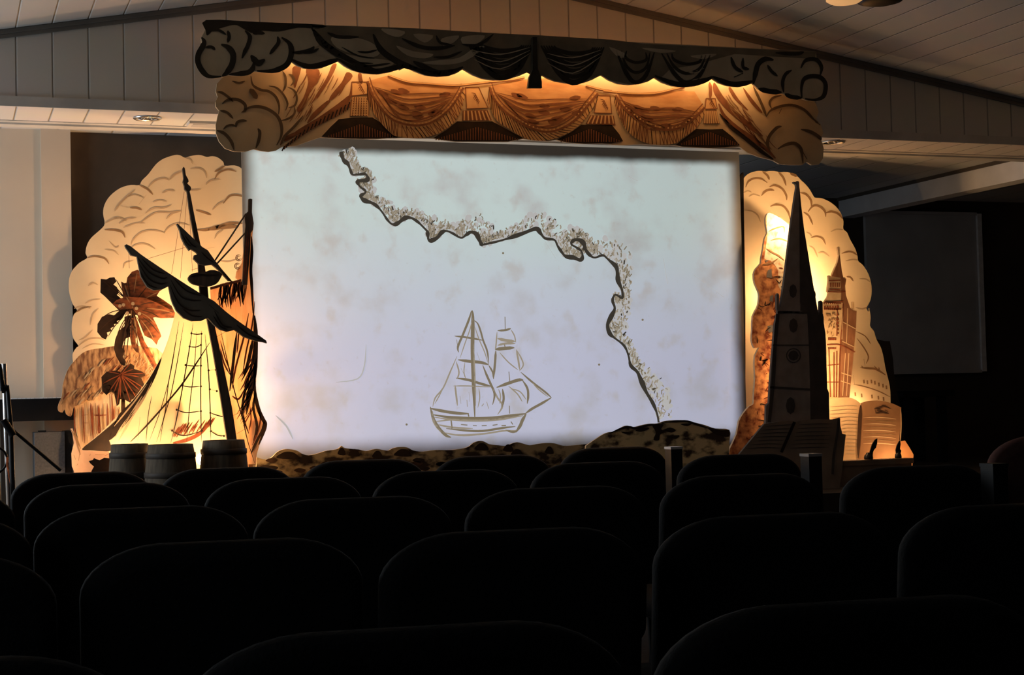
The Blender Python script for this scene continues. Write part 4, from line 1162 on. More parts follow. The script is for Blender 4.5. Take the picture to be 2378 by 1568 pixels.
b.flat(A1([(1216, 744), (1225, 742), (1300, 812), (1380, 888), (1450, 955), (1500, 985), (1560, 1070), (1620, 1148), (1722, 1268), (1690, 1262), (1600, 1165), (1540, 1115), (1480, 1122), (1420, 1110), (1370, 1062), (1378, 1030), (1410, 1020), (1390, 1000), (1350, 975), (1332, 988), (1290, 930), (1260, 870), (1245, 800)]), YM - .035, .033, FURL, FURL)
for p in ([(1260, 830), (1310, 920), (1350, 950)], [(1290, 850), (1350, 930), (1400, 960)], [(1440, 1000), (1500, 1060), (1560, 1100)]):
    b.stroke(A1(p), YM - .035, 3, INK, 2)
b.build('upper_yard', mast)
b = MB()
b.flat(cr(A1([(1323, 1240), (1350, 1202), (1410, 1186), (1480, 1180), (1520, 1166), (1580, 1170), (1628, 1200), (1620, 1232), (1580, 1290), (1500, 1314), (1400, 1302), (1345, 1278)]), True, 3), YM - .07, .034, MASTM, MASTM)
b.stroke(A1([(1340, 1230), (1420, 1210), (1500, 1215), (1600, 1210)]), YM - .07, 4, INK, 2)
b.build('crows_nest', mast)
b = MB()
for p0, p1, r in (((1845, 655), (1568, 1075), .0042), ((1838, 830), (1585, 1105), .0042)):
    b.tube([W(*A1([p0])[0], YFS - .035), W(*A1([p1])[0], YM - .0)], r, MASTM, 8)
for p0, p1 in (((1285, 450), (1170, 1200)), ((1310, 480), (1250, 1240)), ((1330, 560), (1360, 1180)), ((780, 1000), (785, 1150)), ((960, 1060), (1290, 960)), ((1350, 1165), (1440, 1140))):
    b.tube([W(*A1([p0])[0], YM + .012), W(*A1([p1])[0], YM + .012)], .0009, RED, 5)
b.build('rigging', mast)

# barrels (each a real staved barrel), bush beside them
YBA = 8.0


def barrel(x0, x1, ytop, Y, lab):
    c0, c1 = W(x0, ytop, Y), W(x1, ytop, Y)
    r = (c1.x - c0.x) / 2 * .93
    cx_ = (c0.x + c1.x) / 2
    ht = c0.z - SZ
    t = thing('barrel', lab, 'barrel', (cx_, Y, SZ), 'barrels below the ship mast')
    N = 9
    prof = [(r * (.90 + .16 * math.sin(math.pi * (i / N))), ht * i / N) for i in range(N + 1)]
    b = MB()
    b.lathe([(0, 0)] + prof + [(r * .84, ht), (r * .84, ht - .015), (0, ht - .015)], (cx_, Y, SZ), BARREL, 30)
    b.build('staves', t)
    for zf in (.28, .62, .86):
        b = MB()
        rr = r * (.90 + .16 * math.sin(math.pi * zf)) + .001
        b.lathe([(rr, ht * zf - .014), (rr + .004, ht * zf - .012), (rr + .004, ht * zf + .012), (rr, ht * zf + .014)], (cx_, Y, SZ), HOOP, 30)
        b.build('hoop', t)
    return t


barrel(250, 352, 1033, 8.055, 'dark barrel at the left of the three below the mast')
barrel(334, 458, 1034, 7.885, 'dark barrel in the middle of the three below the mast')
barrel(462, 576, 1024, 7.905, 'dark barrel at the foot of the tall mast, nearest the screen')
b = MB()
b.flat(A2([(388, 1352), (422, 1345), (432, 1328), (480, 1347), (520, 1325), (560, 1330), (620, 1340), (640, 1440)]) + [(270, 3000), (222, 3000)] + A2([(410, 1440), (432, 1400), (400, 1372)]), 8.20, .012, FRONDD)
tag(b.build('seaweed_cutout'), 'low black weed-like cut-out left of the barrels on the sand', 'scenery')

# ------------------------------------------------------------------ ground row in front of the screen
YG = 8.5
gr = B5([(150, 420), (230, 440), (290, 420), (340, 372), (400, 345), (460, 342), (530, 355), (580, 385), (640, 400), (720, 385), (800, 360), (900, 345), (940, 325), (957, 310), (985, 330), (1060, 340), (1120, 345), (1190, 360), (1250, 345), (1300, 340), (1350, 350), (1400, 355), (1440, 335), (1500, 322), (1580, 325), (1640, 355), (1730, 365), (1850, 350), (2000, 350), (2150, 325)])
gr += B6([(0, 262), (60, 246), (100, 255), (140, 275), (220, 285), (290, 290), (340, 270), (390, 258), (440, 270), (500, 285), (560, 275), (640, 265), (720, 268), (800, 290), (900, 285), (1040, 275), (1400, 290)])
b = MB()
b.flat(cr(gr, n=3) + [(1470, 3000), (592, 3000)], YG, .014, GROUND, PLY)
for k in range(60):
    x = 620 + rnd.random() * 800
    y = 1068 + rnd.random() * 40
    b.patch(cr([(x - 14, y), (x - 3, y - 6), (x + 14, y - 2), (x + 4, y + 5)], True, 3), YG, (INK, GROUND, DKBR)[k % 3], 1)
for x, y, r in ((668, 1052, 26), (706, 1062, 12), (793, 1043, 9), (822, 1046, 13), (876, 1050, 12), (935, 1046, 20), (1118, 1032, 16), (1180, 1035, 12), (1200, 1046, 14), (1275, 1040, 10)):
    b.patch(cr([(x - r, y + 12), (x - r * .5, y), (x, y - 3), (x + r * .6, y), (x + r, y + 14)], True, 3), YG, INK, 2)
tag(b.build('ground_row'), 'long low dark rocky cut-out along the bottom of the screen', 'scenery')
b = MB()
YMO = 8.46
mo = B6([(1000, 290), (1040, 262), (1080, 235), (1150, 190), (1200, 170), (1260, 160), (1330, 120), (1370, 110), (1430, 122), (1500, 105), (1570, 92), (1640, 90), (1700, 70), (1780, 62), (1880, 62), (1960, 80), (2060, 105), (2150, 135), (2278, 148), (2278, 250)])
b.flat(cr(mo, n=3) + [(1694, 3000), (1350, 3000)], YMO, .014, MOUND, PLY)
for p in ([(1200, 185), (1300, 140), (1380, 122), (1450, 135), (1560, 105), (1640, 105)], [(1700, 80), (1800, 74), (1900, 72), (2000, 105), (2120, 142)]):
    b.stroke(B6(p), YMO, 5, INK, 2)
for p in ([(1590, 110), (1640, 92), (1690, 104), (1668, 140), (1700, 165), (1660, 190), (1650, 240), (1600, 235), (1622, 170)], [(1690, 150), (1750, 128), (1800, 150), (1760, 172)], [(1440, 150), (1540, 125), (1560, 140), (1490, 165)], [(1720, 210), (1830, 195), (1800, 228)], [(1840, 95), (1940, 90), (1900, 115)], [(2080, 125), (2200, 150), (2270, 150), (2270, 210), (2160, 190)], [(1310, 165), (1400, 170), (1370, 190)]):
    b.patch(cr(B6(p), True, 3), YMO, INK, 1)
tag(b.build('rock_mound'), 'mottled tan mound cut-out under the coast line at the screen\'s lower right', 'scenery')

# ------------------------------------------------------------------ right wing
b = MB()
cr_ = A6([(272, 330), (272, 250), (280, 185), (300, 140), (350, 98), (420, 76), (480, 74), (520, 80), (545, 76), (600, 75), (660, 86), (700, 84), (760, 92), (830, 125), (870, 165), (920, 212), (960, 262), (1000, 330), (1018, 346), (1080, 350), (1160, 385), (1230, 440), (1280, 510), (1302, 590), (1300, 660), (1340, 700), (1370, 770), (1420, 860), (1445, 940), (1450, 985), (1500, 1030), (1550, 1110), (1580, 1200), (1588, 1290), (1575, 1380), (1545, 1440), (1532, 1458), (1555, 1500)])
cr_ += A7([(1340, 60), (1352, 150), (1345, 212), (1380, 260), (1402, 330), (1440, 400), (1462, 480), (1480, 580), (1510, 700), (1522, 780), (1524, 880)])
cr_ = cr(cr_, n=3) + [(2070, 3000), (1738, 3000)]
b.flat(cr_, YC, .012, CREAM, PLY)
for p, w_ in (([(310, 240), (340, 180), (400, 150), (470, 155), (530, 195)], 5), ([(480, 80), (530, 120), (550, 165)], 6), ([(640, 85), (690, 140), (720, 225)], 6), ([(760, 100), (800, 115), (830, 130)], 7), ([(550, 235), (610, 220), (680, 255), (720, 320), (725, 370)], 6), ([(470, 325), (510, 280), (560, 265), (600, 272)], 6), ([(340, 335), (390, 310), (460, 330)], 4), ([(280, 300), (330, 275), (370, 290)], 4), ([(560, 435), (620, 415), (690, 430), (740, 490), (760, 570)], 6), ([(290, 470), (370, 480), (430, 520), (460, 590)], 4), ([(860, 295), (920, 310), (970, 370), (975, 440)], 6), ([(940, 490), (990, 430), (1050, 430), (1110, 480), (1120, 540)], 6), ([(1120, 500), (1180, 485), (1250, 510), (1290, 560)], 6), ([(895, 490), (950, 530), (990, 620)], 5), ([(920, 690), (960, 710), (980, 740)], 4), ([(970, 750), (1030, 735), (1090, 760), (1120, 820)], 5), ([(950, 830), (1000, 860), (1040, 950)], 4), ([(1040, 905), (1100, 900), (1160, 940)], 4), ([(1170, 690), (1230, 665), (1300, 670)], 4), ([(1280, 910), (1350, 890), (1400, 900), (1440, 930)], 5), ([(1320, 985), (1400, 970), (1450, 980)], 4), ([(1330, 1145), (1370, 1150), (1400, 1190)], 5), ([(1460, 1165), (1530, 1170), (1570, 1200)], 4), ([(1420, 1455), (1490, 1470), (1540, 1450)], 4)):
    b.stroke(A6(p), YC, w_ * .85, LINE if w_ > 4 else LINE2, 2)
# the distant street sketched at its foot
for p, w_ in (([(1260, 575), (1330, 580), (1400, 590), (1480, 640)], 5), ([(1200, 720), (1300, 740), (1420, 780), (1520, 830)], 2.5), ([(1270, 560), (1290, 580)], 8), ([(1380, 560), (1420, 600), (1420, 570)], 3), ([(1230, 320), (1290, 400), (1330, 480), (1310, 540)], 3), ([(1290, 500), (1300, 560)], 2.5), ([(1220, 260), (1300, 300), (1350, 370)], 2.5), ([(1200, 640), (1210, 720)], 2)):
    b.stroke(A7(p), YC, w_, LINE, 2)
for k, (x, y) in enumerate(((1290, 680), (1320, 685), (1355, 680), (1385, 690), (1420, 705), (1455, 715), (1485, 730), (1215, 790), (1270, 800), (1360, 810), (1415, 820), (1460, 830))):
    b.stroke(A7([(x, y), (x + 3, y + 32)]), YC, 3.6, LINE, 2, taper=False)
cloudR = thing('cloud_backdrop', 'painted cloud cut-out right of the screen, behind church and clock tower', 'scenery', W(1880, 1080, YC))
b.build('painted_board', cloudR)
sticks(cloudR, 1800, YC, 1.9)
sticks(cloudR, 1960, YC, 1.4)
b = MB()
b.flat(A7([(1405, 330), (1480, 345), (1518, 345), (1545, 500), (1560, 700), (1600, 860), (1640, 1100)]) + [(2105, 3000), (1990, 3000)] + [(1990, 900)], 9.6, .02, DARKW)
tag(b.build('side_flat'), 'dark brown side flat peeping out right of the lit cloud', 'scenery')

YK = 8.62
b = MB()
cf = A6([(560, 492), (530, 510), (515, 560), (520, 640), (532, 700), (505, 760), (490, 860), (470, 960), (466, 1010), (420, 1060), (395, 1120), (405, 1210), (440, 1290), (450, 1340), (440, 1430), (410, 1500)]) + A7([(372, 50), (330, 130), (325, 250), (320, 340), (345, 405), (385, 400), (350, 470), (345, 560), (350, 660), (340, 800), (335, 890), (300, 910), (250, 970), (210, 1040), (190, 1150), (130, 1280)])
cf = cr(cf, n=2) + [(1685, 3000), (1870, 3000), (1852, 640)] + A6([(820, 680), (770, 620), (720, 590), (660, 540), (600, 510)])
b.flat(cf, YK, .02, ROCK, PLY)
b.patch(cr(A6([(525, 520), (560, 500), (660, 550), (760, 630), (810, 690), (810, 1250), (700, 1300), (640, 1230), (640, 1080), (560, 980), (500, 960), (530, 760), (525, 640)]), True, 2), YK, ROCKP, 1)
for f_, p in ((A6, [(600, 700), (640, 690), (615, 750)]), (A6, [(535, 1080), (572, 1065), (578, 1160), (520, 1150)]), (A6, [(500, 980), (545, 975), (520, 1000)]), (A7, [(455, 215), (500, 205), (505, 265), (465, 275)]), (A7, [(470, 470), (500, 480), (490, 540), (475, 520)]), (A6, [(560, 1340), (590, 1330), (585, 1400), (550, 1390)])):
    b.patch(f_(p), YK, HOLE, 2)
for k in range(90):
    y = 620 + rnd.random() * 440
    lx = 1788 - (y - 620) * .14 if y < 700 else (1752 if y < 940 else 1752 - (y - 940) * .45)
    x = lx + 12 + rnd.random() * 55
    q = [(x + rnd.uniform(-9, 9), y + rnd.uniform(-9, 9)) for _ in range(3)]
    b.stroke(q, YK, rnd.uniform(1.5, 3.5), (RED, DKBR, RED)[k % 3], 3)
for p in ([(540, 690), (600, 660), (690, 640), (700, 700)], [(560, 780), (650, 760), (740, 790)], [(520, 860), (580, 900), (640, 930), (700, 980)], [(480, 1020), (560, 1010), (640, 960)]):
    b.stroke(A6(p), YK, 3.5, LINE, 3)
cliff = thing('cliff_cutout', 'rugged red-brown rock pillar between the screen and the dark church', 'scenery', W(1780, 1080, YK))
b.build('painted_board', cliff)
sticks(cliff, 1800, YK, 1.3)

# clock tower standing on an open book
YT = 8.56
tow = thing('clock_tower', 'lit golden gothic clock tower cut-out right of the dark church', 'scenery', W(1950, 930, YT))
b = MB()
tw = A6([(1255, 838), (1268, 850), (1264, 930), (1270, 1000), (1285, 1090), (1300, 1160), (1318, 1150), (1332, 1165), (1325, 1215), (1318, 1240), (1322, 1290), (1332, 1380), (1372, 1460), (1394, 1482), (1396, 1400), (1410, 1398), (1412, 1480), (1437, 1492), (1430, 1560)]) + A7([(1230, 80), (1226, 230), (1215, 340), (1222, 440), (1205, 445), (1195, 570), (1180, 700), (1168, 835), (1168, 900), (960, 900), (960, 790), (972, 720), (975, 550), (970, 380), (960, 220), (942, 120), (932, 30)]) + A6([(1085, 1480), (1095, 1415), (1140, 1352), (1150, 1310), (1138, 1290), (1150, 1180), (1148, 1135), (1160, 1130), (1180, 1145), (1190, 1110), (1240, 1000), (1254, 930), (1240, 850)])
b.flat(tw, YT, .016, TOWF, PLY)
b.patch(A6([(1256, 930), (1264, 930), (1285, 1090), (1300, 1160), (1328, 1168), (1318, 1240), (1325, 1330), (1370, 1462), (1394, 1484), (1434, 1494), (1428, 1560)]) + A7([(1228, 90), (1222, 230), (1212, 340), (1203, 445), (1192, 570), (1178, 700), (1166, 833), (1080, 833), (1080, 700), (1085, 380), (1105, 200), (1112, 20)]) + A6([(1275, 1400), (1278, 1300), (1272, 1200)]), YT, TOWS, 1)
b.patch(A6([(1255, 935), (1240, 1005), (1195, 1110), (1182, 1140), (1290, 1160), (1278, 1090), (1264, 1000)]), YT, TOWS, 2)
for p in ([(1110, 20), (1100, 200), (1085, 380), (1078, 600), (1072, 833)], [(970, 378), (1085, 378), (1210, 440)], [(1060, 30), (1055, 300)], [(975, 555), (1075, 545)], [(970, 700), (1075, 700)], [(985, 400), (1000, 830)], [(1030, 440), (1030, 830)], [(1055, 430), (1050, 830)], [(945, 10), (1110, 0)]):
    b.stroke(A7(p), YT, 2.4, RED, 3, taper=False)
for p in ([(1110, 180), (1220, 240)], [(1100, 345), (1215, 400)], [(1095, 620), (1185, 650)], [(1090, 690), (1180, 720)], [(1105, 60), (1100, 330)], [(1150, 60), (1140, 360)], [(1130, 450), (1105, 820)], [(1160, 450), (1140, 820)]):
    b.stroke(A7(p), YT, 2.0, PAGE, 3, taper=False)
for k in range(7):
    b.stroke(A7([(950 + 17 * k, 50 + 2 * k), (953 + 17 * k, 76)]), YT, 3, RED, 3, taper=False)
    b.stroke(A7([(945 + 18 * k, 12), (947 + 18 * k, 26)]), YT, 2, RED, 3, taper=False)
for k in range(5):
    b.stroke(A7([(985 + 14 * k, 315), (987 + 14 * k, 338)]), YT, 3.4, RED, 3, taper=False)
    b.stroke(A7([(985 + 14 * k, 400), (987 + 14 * k, 416)]), YT, 3, RED, 3, taper=False)
for k in range(30):
    x, y = 975 + rnd.random() * 75, 100 + rnd.random() * 190
    q = A7([(x, y), (x + rnd.uniform(-14, 14), y + rnd.uniform(-14, 14)), (x + rnd.uniform(-14, 14), y + 16)])
    b.stroke(q, YT, 1.8, LINE, 3)
for y in (60, 110, 150, 180, 210, 240, 270):
    b.stroke(A7([(1066, y), (1068, y + 14)]), YT, 3, RED, 3, taper=False)
for p in ([(1150, 1185), (1270, 1180)], [(1140, 1295), (1275, 1300), (1320, 1290)], [(1155, 1270), (1270, 1280)], [(1110, 1400), (1275, 1415)], [(1100, 1470), (1275, 1475)]):
    b.stroke(A6(p), YT, 2.6, RED, 3, taper=False)
for k in range(6):
    b.stroke(A6([(1165 + 18 * k, 1205), (1165 + 18 * k, 1250)]), YT, 2.4, RED, 3, taper=False)
    b.stroke(A6([(1110 + 27 * k, 1440), (1112 + 27 * k, 1462)]), YT, 3.2, RED, 3, taper=False)
b.build('painted_board', tow)
sticks(tow, 1940, YT, 1.2)

YBK = 8.50
book = thing('open_book', 'lit upright open book with lines of faint writing, under the clock tower', 'scenery', W(2010, 1070, YBK))
b = MB()
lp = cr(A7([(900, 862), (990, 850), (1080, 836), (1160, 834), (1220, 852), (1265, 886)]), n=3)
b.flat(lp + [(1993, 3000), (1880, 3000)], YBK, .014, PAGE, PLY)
b.build('left_page', book)
b = MB()
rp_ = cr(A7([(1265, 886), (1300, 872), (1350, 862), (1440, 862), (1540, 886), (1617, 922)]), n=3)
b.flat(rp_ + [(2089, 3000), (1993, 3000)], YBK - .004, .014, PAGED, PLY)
b.stroke(A7([(1262, 900), (1252, 1100), (1240, 1360)]), YBK - .004, 8, DKBR, 2)
b.stroke(A7([(1610, 930), (1614, 1050), (1608, 1210)]), YBK - .004, 2.5, PAGE, 2)
for k in range(9):
    y = 1010 + 28 * k
    b.stroke(A7([(1285, y), (1400, y - 4 + 3 * (k % 2)), (1500, y + 2), (1570, y + 12)]), YBK - .004, 2.2, (PAGE, LINE)[k % 2], 2)
for p in ([(1380, 930), (1440, 915), (1460, 905), (1520, 930)], [(1390, 970), (1450, 960), (1505, 972)], [(1385, 935), (1395, 970)], [(1400, 945), (1430, 945), (1450, 960)], [(1470, 940), (1500, 955)]):
    b.stroke(A7(p), YBK - .004, 4.5, DKBR, 3)
b.build('right_page', book)
b = MB()
for k in range(14):
    y = 905 + 32 * k
    x0_ = 1000 if y < 1020 else (1090 if y < 1150 else 1130)
    b.stroke(A7([(x0_, y + 8), (1150, y - 4), (1235, y + 2)]), YBK, 1.8, LINE2, 2)
b.build('writing', book)
b = MB()
b.flat(A7([(1600, 1216), (1650, 1208), (1690, 1270), (1724, 1330), (1722, 1352)]) + [(2120, 3000), (2085, 3000)], YBK + .03, .014, ORANGE, PLY)
tag(b.build('orange_cutout'), 'small bright orange pointed cut-out right of the lit open book', 'scenery')

# dark church on its dark book
YCH = 8.18
ch = thing('church_cutout', 'dark church cut-out with tall steeple right of the screen', 'scenery', W(1850, 1000, YCH))
b = MB()
cp = A6([(840, 175), (855, 185), (856, 235), (872, 400), (902, 650), (950, 950), (1000, 1250), (1040, 1470), (1052, 1532), (1060, 1500), (1062, 1392), (1078, 1385), (1090, 1400), (1090, 1535), (1102, 1550)]) + A7([(938, 110), (945, 190), (960, 280), (966, 400), (970, 600), (975, 755), (990, 792), (996, 1100), (440, 1100), (446, 905), (470, 880), (476, 770), (490, 560), (505, 400), (520, 200), (544, 100), (540, 30)]) + A6([(628, 1480), (626, 1330), (640, 1312), (650, 1330), (652, 1440), (664, 1450), (700, 1200), (740, 870), (770, 620), (812, 330), (828, 240), (822, 210), (800, 198), (798, 185), (826, 188)])
b.flat(cp, YCH, .02, CHURCH, CHURCHS)
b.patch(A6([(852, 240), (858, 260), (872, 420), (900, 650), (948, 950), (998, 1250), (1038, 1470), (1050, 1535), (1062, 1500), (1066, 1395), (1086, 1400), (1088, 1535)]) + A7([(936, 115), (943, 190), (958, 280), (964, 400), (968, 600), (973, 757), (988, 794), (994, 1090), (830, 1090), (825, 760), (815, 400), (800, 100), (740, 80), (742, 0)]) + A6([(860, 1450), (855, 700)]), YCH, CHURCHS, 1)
for p, w_ in (([(544, 100), (660, 96), (800, 98)], 5), ([(500, 380), (820, 380)], 3), ([(478, 745), (825, 765)], 5), ([(545, 110), (520, 400), (505, 700), (470, 1050)], 8)):
    b.stroke(A7(p), YCH, w_, CHURCHS, 2, taper=False)
b.stroke(A6([(640, 1500), (780, 1505), (900, 1510)]), YCH, 5, CHURCHS, 2, taper=False)
for f_, x, y, rx, ry in ((A7, 680, 470, 12, 12), (A7, 680, 210, 10, 17), (A7, 655, 905, 11, 20), (A6, 790, 1290, 9, 16)):
    c_ = f_([(x, y)])[0]
    b.dot(c_[0], c_[1], rx, YCH, CHURCHS, 2, ry)
c_ = A7([(680, 470)])[0]
b.stroke([(c_[0] + 16 * math.cos(a * .45), c_[1] + 16 * math.sin(a * .45)) for a in range(15)], YCH, 2.5, CHURCHS, 3, taper=False)
b.build('painted_board', ch)
sticks(ch, 1830, YCH, 1.5)
YDB = 8.10
db = thing('open_book', 'dark open book in front of the church foot, beside the rock pillar', 'scenery', W(1840, 1100, YDB))
b = MB()
b.flat(A7([(430, 1062), (560, 1042), (670, 1036), (692, 1046)]) + [(1811, 1060), (1800, 3000), (1700, 3000)] + A7([(205, 1335)]), YDB, .018, BOOKD, CHURCHS)
for k in range(7):
    b.stroke(A7([(440 - 28 * k, 1085 + 32 * k), (560 - 20 * k, 1075 + 32 * k), (670 - 16 * k, 1070 + 34 * k)]), YDB, 1.6, CHURCHS, 2)
b.build('left_page', db)
b = MB()
b.flat(A7([(692, 1046), (760, 1030), (900, 1022), (1030, 1024), (1085, 1010), (1090, 1082), (1106, 1150), (1136, 1156), (1112, 1380)]) + [(1955, 3000), (1800, 3000), (1811, 1060)], YDB - .003, .018, BOOKD, CHURCHS)
b.stroke(A7([(690, 1046), (640, 1160), (575, 1310)]), YDB - .003, 7, INK, 2, taper=False)
b.stroke(A7([(1075, 1020), (1060, 1150), (1030, 1330), (1020, 1500)]), YDB - .003, 6, CHURCHS, 2, taper=False)
for k in range(7):
    b.stroke(A7([(730 - 14 * k, 1070 + 34 * k), (880 - 8 * k, 1062 + 34 * k), (1020 - 6 * k, 1062 + 34 * k)]), YDB - .003, 1.6, CHURCHS, 2)
b.build('right_page', db)
sticks(db, 1860, YDB + .02, .85)

# dark ledge with inkwells and quills
YL = 8.16
la, lb = W(1958, 1071, YL), W(2122, 1062, YL)
ztop = la.z
b = MB()
b.box((la.x - .04, YL, ztop - .03), (lb.x, YL + .10, ztop), BOOKD)
b.box((la.x - .03, YL + .01, SZ), (lb.x - .01, YL + .03, ztop - .03), BOOKD)
b.box((la.x - .03, YL + .07, SZ), (lb.x - .01, YL + .09, ztop - .03), BOOKD)
tag(b.build('low_ledge'), 'dark low ledge in front of the lit book, carrying two quills', 'ledge')
for (x0_, xq, yq, lab, wd_) in ((1332, (1330, 1410), 1190, 'black inkwell with a broad quill, left one on the dark ledge', 1.0), (1590, (1570, 1606), 1205, 'black inkwell with a slim quill, right one on the dark ledge', .75)):
    c_ = W(*A7([(x0_, 1340)])[0], YL + .04)
    t = thing('inkwell', lab, 'inkwell', (c_.x, YL + .04, ztop), 'inkwells with quills')
    b = MB()
    b.lathe([(0, 0), (.026 * wd_, 0), (.028 * wd_, .012), (.024 * wd_, .026), (.014 * wd_, .034), (.013 * wd_, .042), (.008 * wd_, .042), (.008 * wd_, .03)], (c_.x, YL + .04, ztop), BLKP, 20)
    b.build('pot', t)
    b = MB()
    if wd_ == 1.0:
        q = A7([(1338, 1330), (1350, 1290), (1365, 1240), (1390, 1200), (1410, 1188), (1408, 1230), (1398, 1270), (1380, 1290), (1372, 1310), (1370, 1345), (1350, 1345)])
    else:
        q = A7([(1575, 1330), (1570, 1290), (1580, 1250), (1598, 1215), (1608, 1205), (1612, 1240), (1606, 1280), (1618, 1295), (1612, 1320), (1620, 1345), (1590, 1345)])
    b.flat(q, YL + .036, .006, BLKP)
    b.build('quill', t)

# ------------------------------------------------------------------ hidden flood lamps
for i, (px, py, Y, P, hid, added_hood) in enumerate(LAMPS):
    c_ = W(px, py, Y)
    k = added_hood[2] if added_hood else 1
    bulb_r = .032 * k
    t = thing('flood_lamp', 'small warm stage lamp ' + hid, 'lamp', (c_.x, c_.y, SZ), 'hidden stage lamps')
    b = MB()
    mt_ = glow('lamp_glow_%d' % i, WARM, P / (4 * math.pi ** 2 * bulb_r ** 2))
    b.lathe([(0.0005, -bulb_r)] + [(bulb_r * math.sin(a * math.pi / 8), -bulb_r * math.cos(a * math.pi / 8)) for a in range(1, 8)] + [(.0005, bulb_r)], c_, mt_, 14)
    b.build('bulb', t)
    if added_hood:  # hoods added to block lamp light towards the hall and the cliff
        dr = Vector((added_hood[0], added_hood[1], 0)) * k
        b = MB()
        b.tube([c_ + dr * y for y in (-.056, -.052, -.04, -.02, .0, .022)], [r_ * k for r_ in (.004, .022, .038, .047, .050, .051)], ALU, 16, caps=False)
        b.tube([c_ + dr * y for y in (-.058, -.054, -.041, -.02, .0, .022)], [r_ * k for r_ in (.004, .024, .040, .049, .052, .0525)], BLKP, 16, caps=False)
        b.build('added_hood', t)
    b = MB()
    b.tube([(c_.x, c_.y, SZ), (c_.x, c_.y, c_.z - bulb_r)], .008, BLKP, 8)
    b.lathe([(0, 0), (.03, 0), (.03, .012), (0, .014)], (c_.x, c_.y, SZ), BLKP, 14)
    b.build('stand', t)

# ------------------------------------------------------------------ left side gear
t = thing('keyboard', 'long black electric keyboard on a stand before the cream wall', 'keyboard', W(80, 990, 8.74))
k0, k1 = W(-160, 934, 8.70), W(180, 924, 8.70)
kz0 = W(0, 980, 8.70).z
b = MB()
b.box((k0.x, 8.70, kz0), (k1.x, 8.92, k1.z + .0), BLKP)
b.build('body', t)
b = MB()
for k in range(30):
    x = k0.x + .03 + k * (k1.x - k0.x - .06) / 30
    b.box((x, 8.86, k1.z), (x + (k1.x - k0.x - .06) / 30 - .002, 8.915, k1.z + .006), ALU)
b.build('keys', t)
for s_ in (.12, .36):
    b = MB()
    x = k0.x + s_
    b.box((x - .015, 8.74, SZ), (x + .015, 8.77, kz0), CHMET)
    b.box((x - .015, 8.86, SZ), (x + .015, 8.89, kz0), CHMET)
    b.build('leg', t)

s0, s1 = W(80, 1005, 8.68), W(150, 1003, 8.68)
s2 = W(170, 1003, 8.68)
t = thing('loudspeaker', 'grey carpet-covered loudspeaker cabinet standing below the keyboard', 'speaker', ((s0.x + s2.x) / 2, 8.78, SZ))
b = MB()
b.box((s0.x, 8.68, SZ), (s1.x, 8.88, s0.z), GREYC)
b.build('cabinet', t)
b = MB()
b.box((s1.x, 8.685, SZ), (s2.x - .005, 8.88, s0.z + .004), BLKP)
b.build('dark_side', t)
b = MB()
b.box((s0.x + .02, 8.69, s0.z), (s0.x + .06, 8.73, s0.z + .010), BLKP)
b.build('corner_knob', t)

# chrome pole stand
YPO = 7.9
p0, p1 = W(9, 845, YPO), W(25, 1150, YPO)
t = thing('pole_stand', 'bright chrome pole at the far left edge of the stage', 'stand', (p1.x, YPO, SZ))
b = MB()
p1z = Vector((p0.x + (p1.x - p0.x) * .8, YPO, SZ))
b.tube([p0, p1z], [.013, .013], CHROME, 12)
b.build('pole', t)
b = MB()
b.lathe([(0, 0), (.10, 0), (.10, .012), (.02, .03), (.016, .05), (0, .05)], (p1z.x, YPO, SZ), CHMET, 20)
b.build('base', t)
b = MB()
b.tube([W(3, 905, YPO - .01), W(22, 903, YPO - .01)], .018, BLKP, 10)
b.build('clamp', t)

# microphone stand
YMI = 7.55
j = W(25, 995, YMI)
t = thing('microphone_stand', 'black microphone stand with slanting boom, leftmost at the stage edge', 'stand', (j.x, YMI, 0))
b = MB()
topm = W(17, 897, YMI)
b.tube([(j.x + .02, YMI, .03), j, topm], [.012, .012, .009], CHMET, 12)
b.build('upright', t)
b = MB()
b.tube([W(2, 978, YMI - .015), j - Vector((0, .015, 0)), W(141, 1093, YMI - .015)], .0078, CHMET, 10)
b.build('boom_arm', t)
b = MB()
b.tube([W(8, 975, YMI - .02), W(31, 1012, YMI - .02)], .017, BLKP, 12)
b.build('clutch', t)
b = MB()
b.tube([W(2, 904, YMI), W(18, 899, YMI)], .014, BLKP, 12)
b.build('microphone_clip', t)
b = MB()
b.tube([W(0, 846, YMI), W(3, 880, YMI), W(7, 908, YMI)], [.008, .012, .015], BLKP, 12)
b.build('microphone', t)
for a in range(3):
    b = MB()
    q = a * 2.094 + .5
    b.tube([(j.x + .02, YMI, .10), (j.x + .02 + .15 * math.cos(q), YMI + .15 * math.sin(q), .012)], .008, CHMET, 8)
    b.build('leg', t)
# cable loop
YCA = 7.6
pts = cr([(-40, 1050), (-12, 1040), (6, 1045), (16, 1062), (14, 1080), (0, 1096), (-30, 1104), (-46, 1080), (-40, 1050)], n=4)
t = thing('cable', 'hanging loop of black cable with an orange cord at the far left edge', 'cable', W(0, 1150, YCA))
b = MB()
b.tube([W(x, y, YCA) for x, y in pts], .0055, BLKP, 8)
b.tube([W(-30, 1104, YCA), W(-10, 1120, YCA - .05), (W(5, 1200, YCA - .05).x, YCA - .05, .01)], .02, BLKP, 8)
b.build('loop', t)
b = MB()
b.tube([W(17, 1062, YCA - .008), W(17, 1080, YCA - .008), W(22, 1110, YCA - .01), W(29, 1142, YCA - .01), Vector((W(35, 1180, YCA).x, YCA - .01, .005))], .0035, OCORD, 8)
b.build('cord', t)

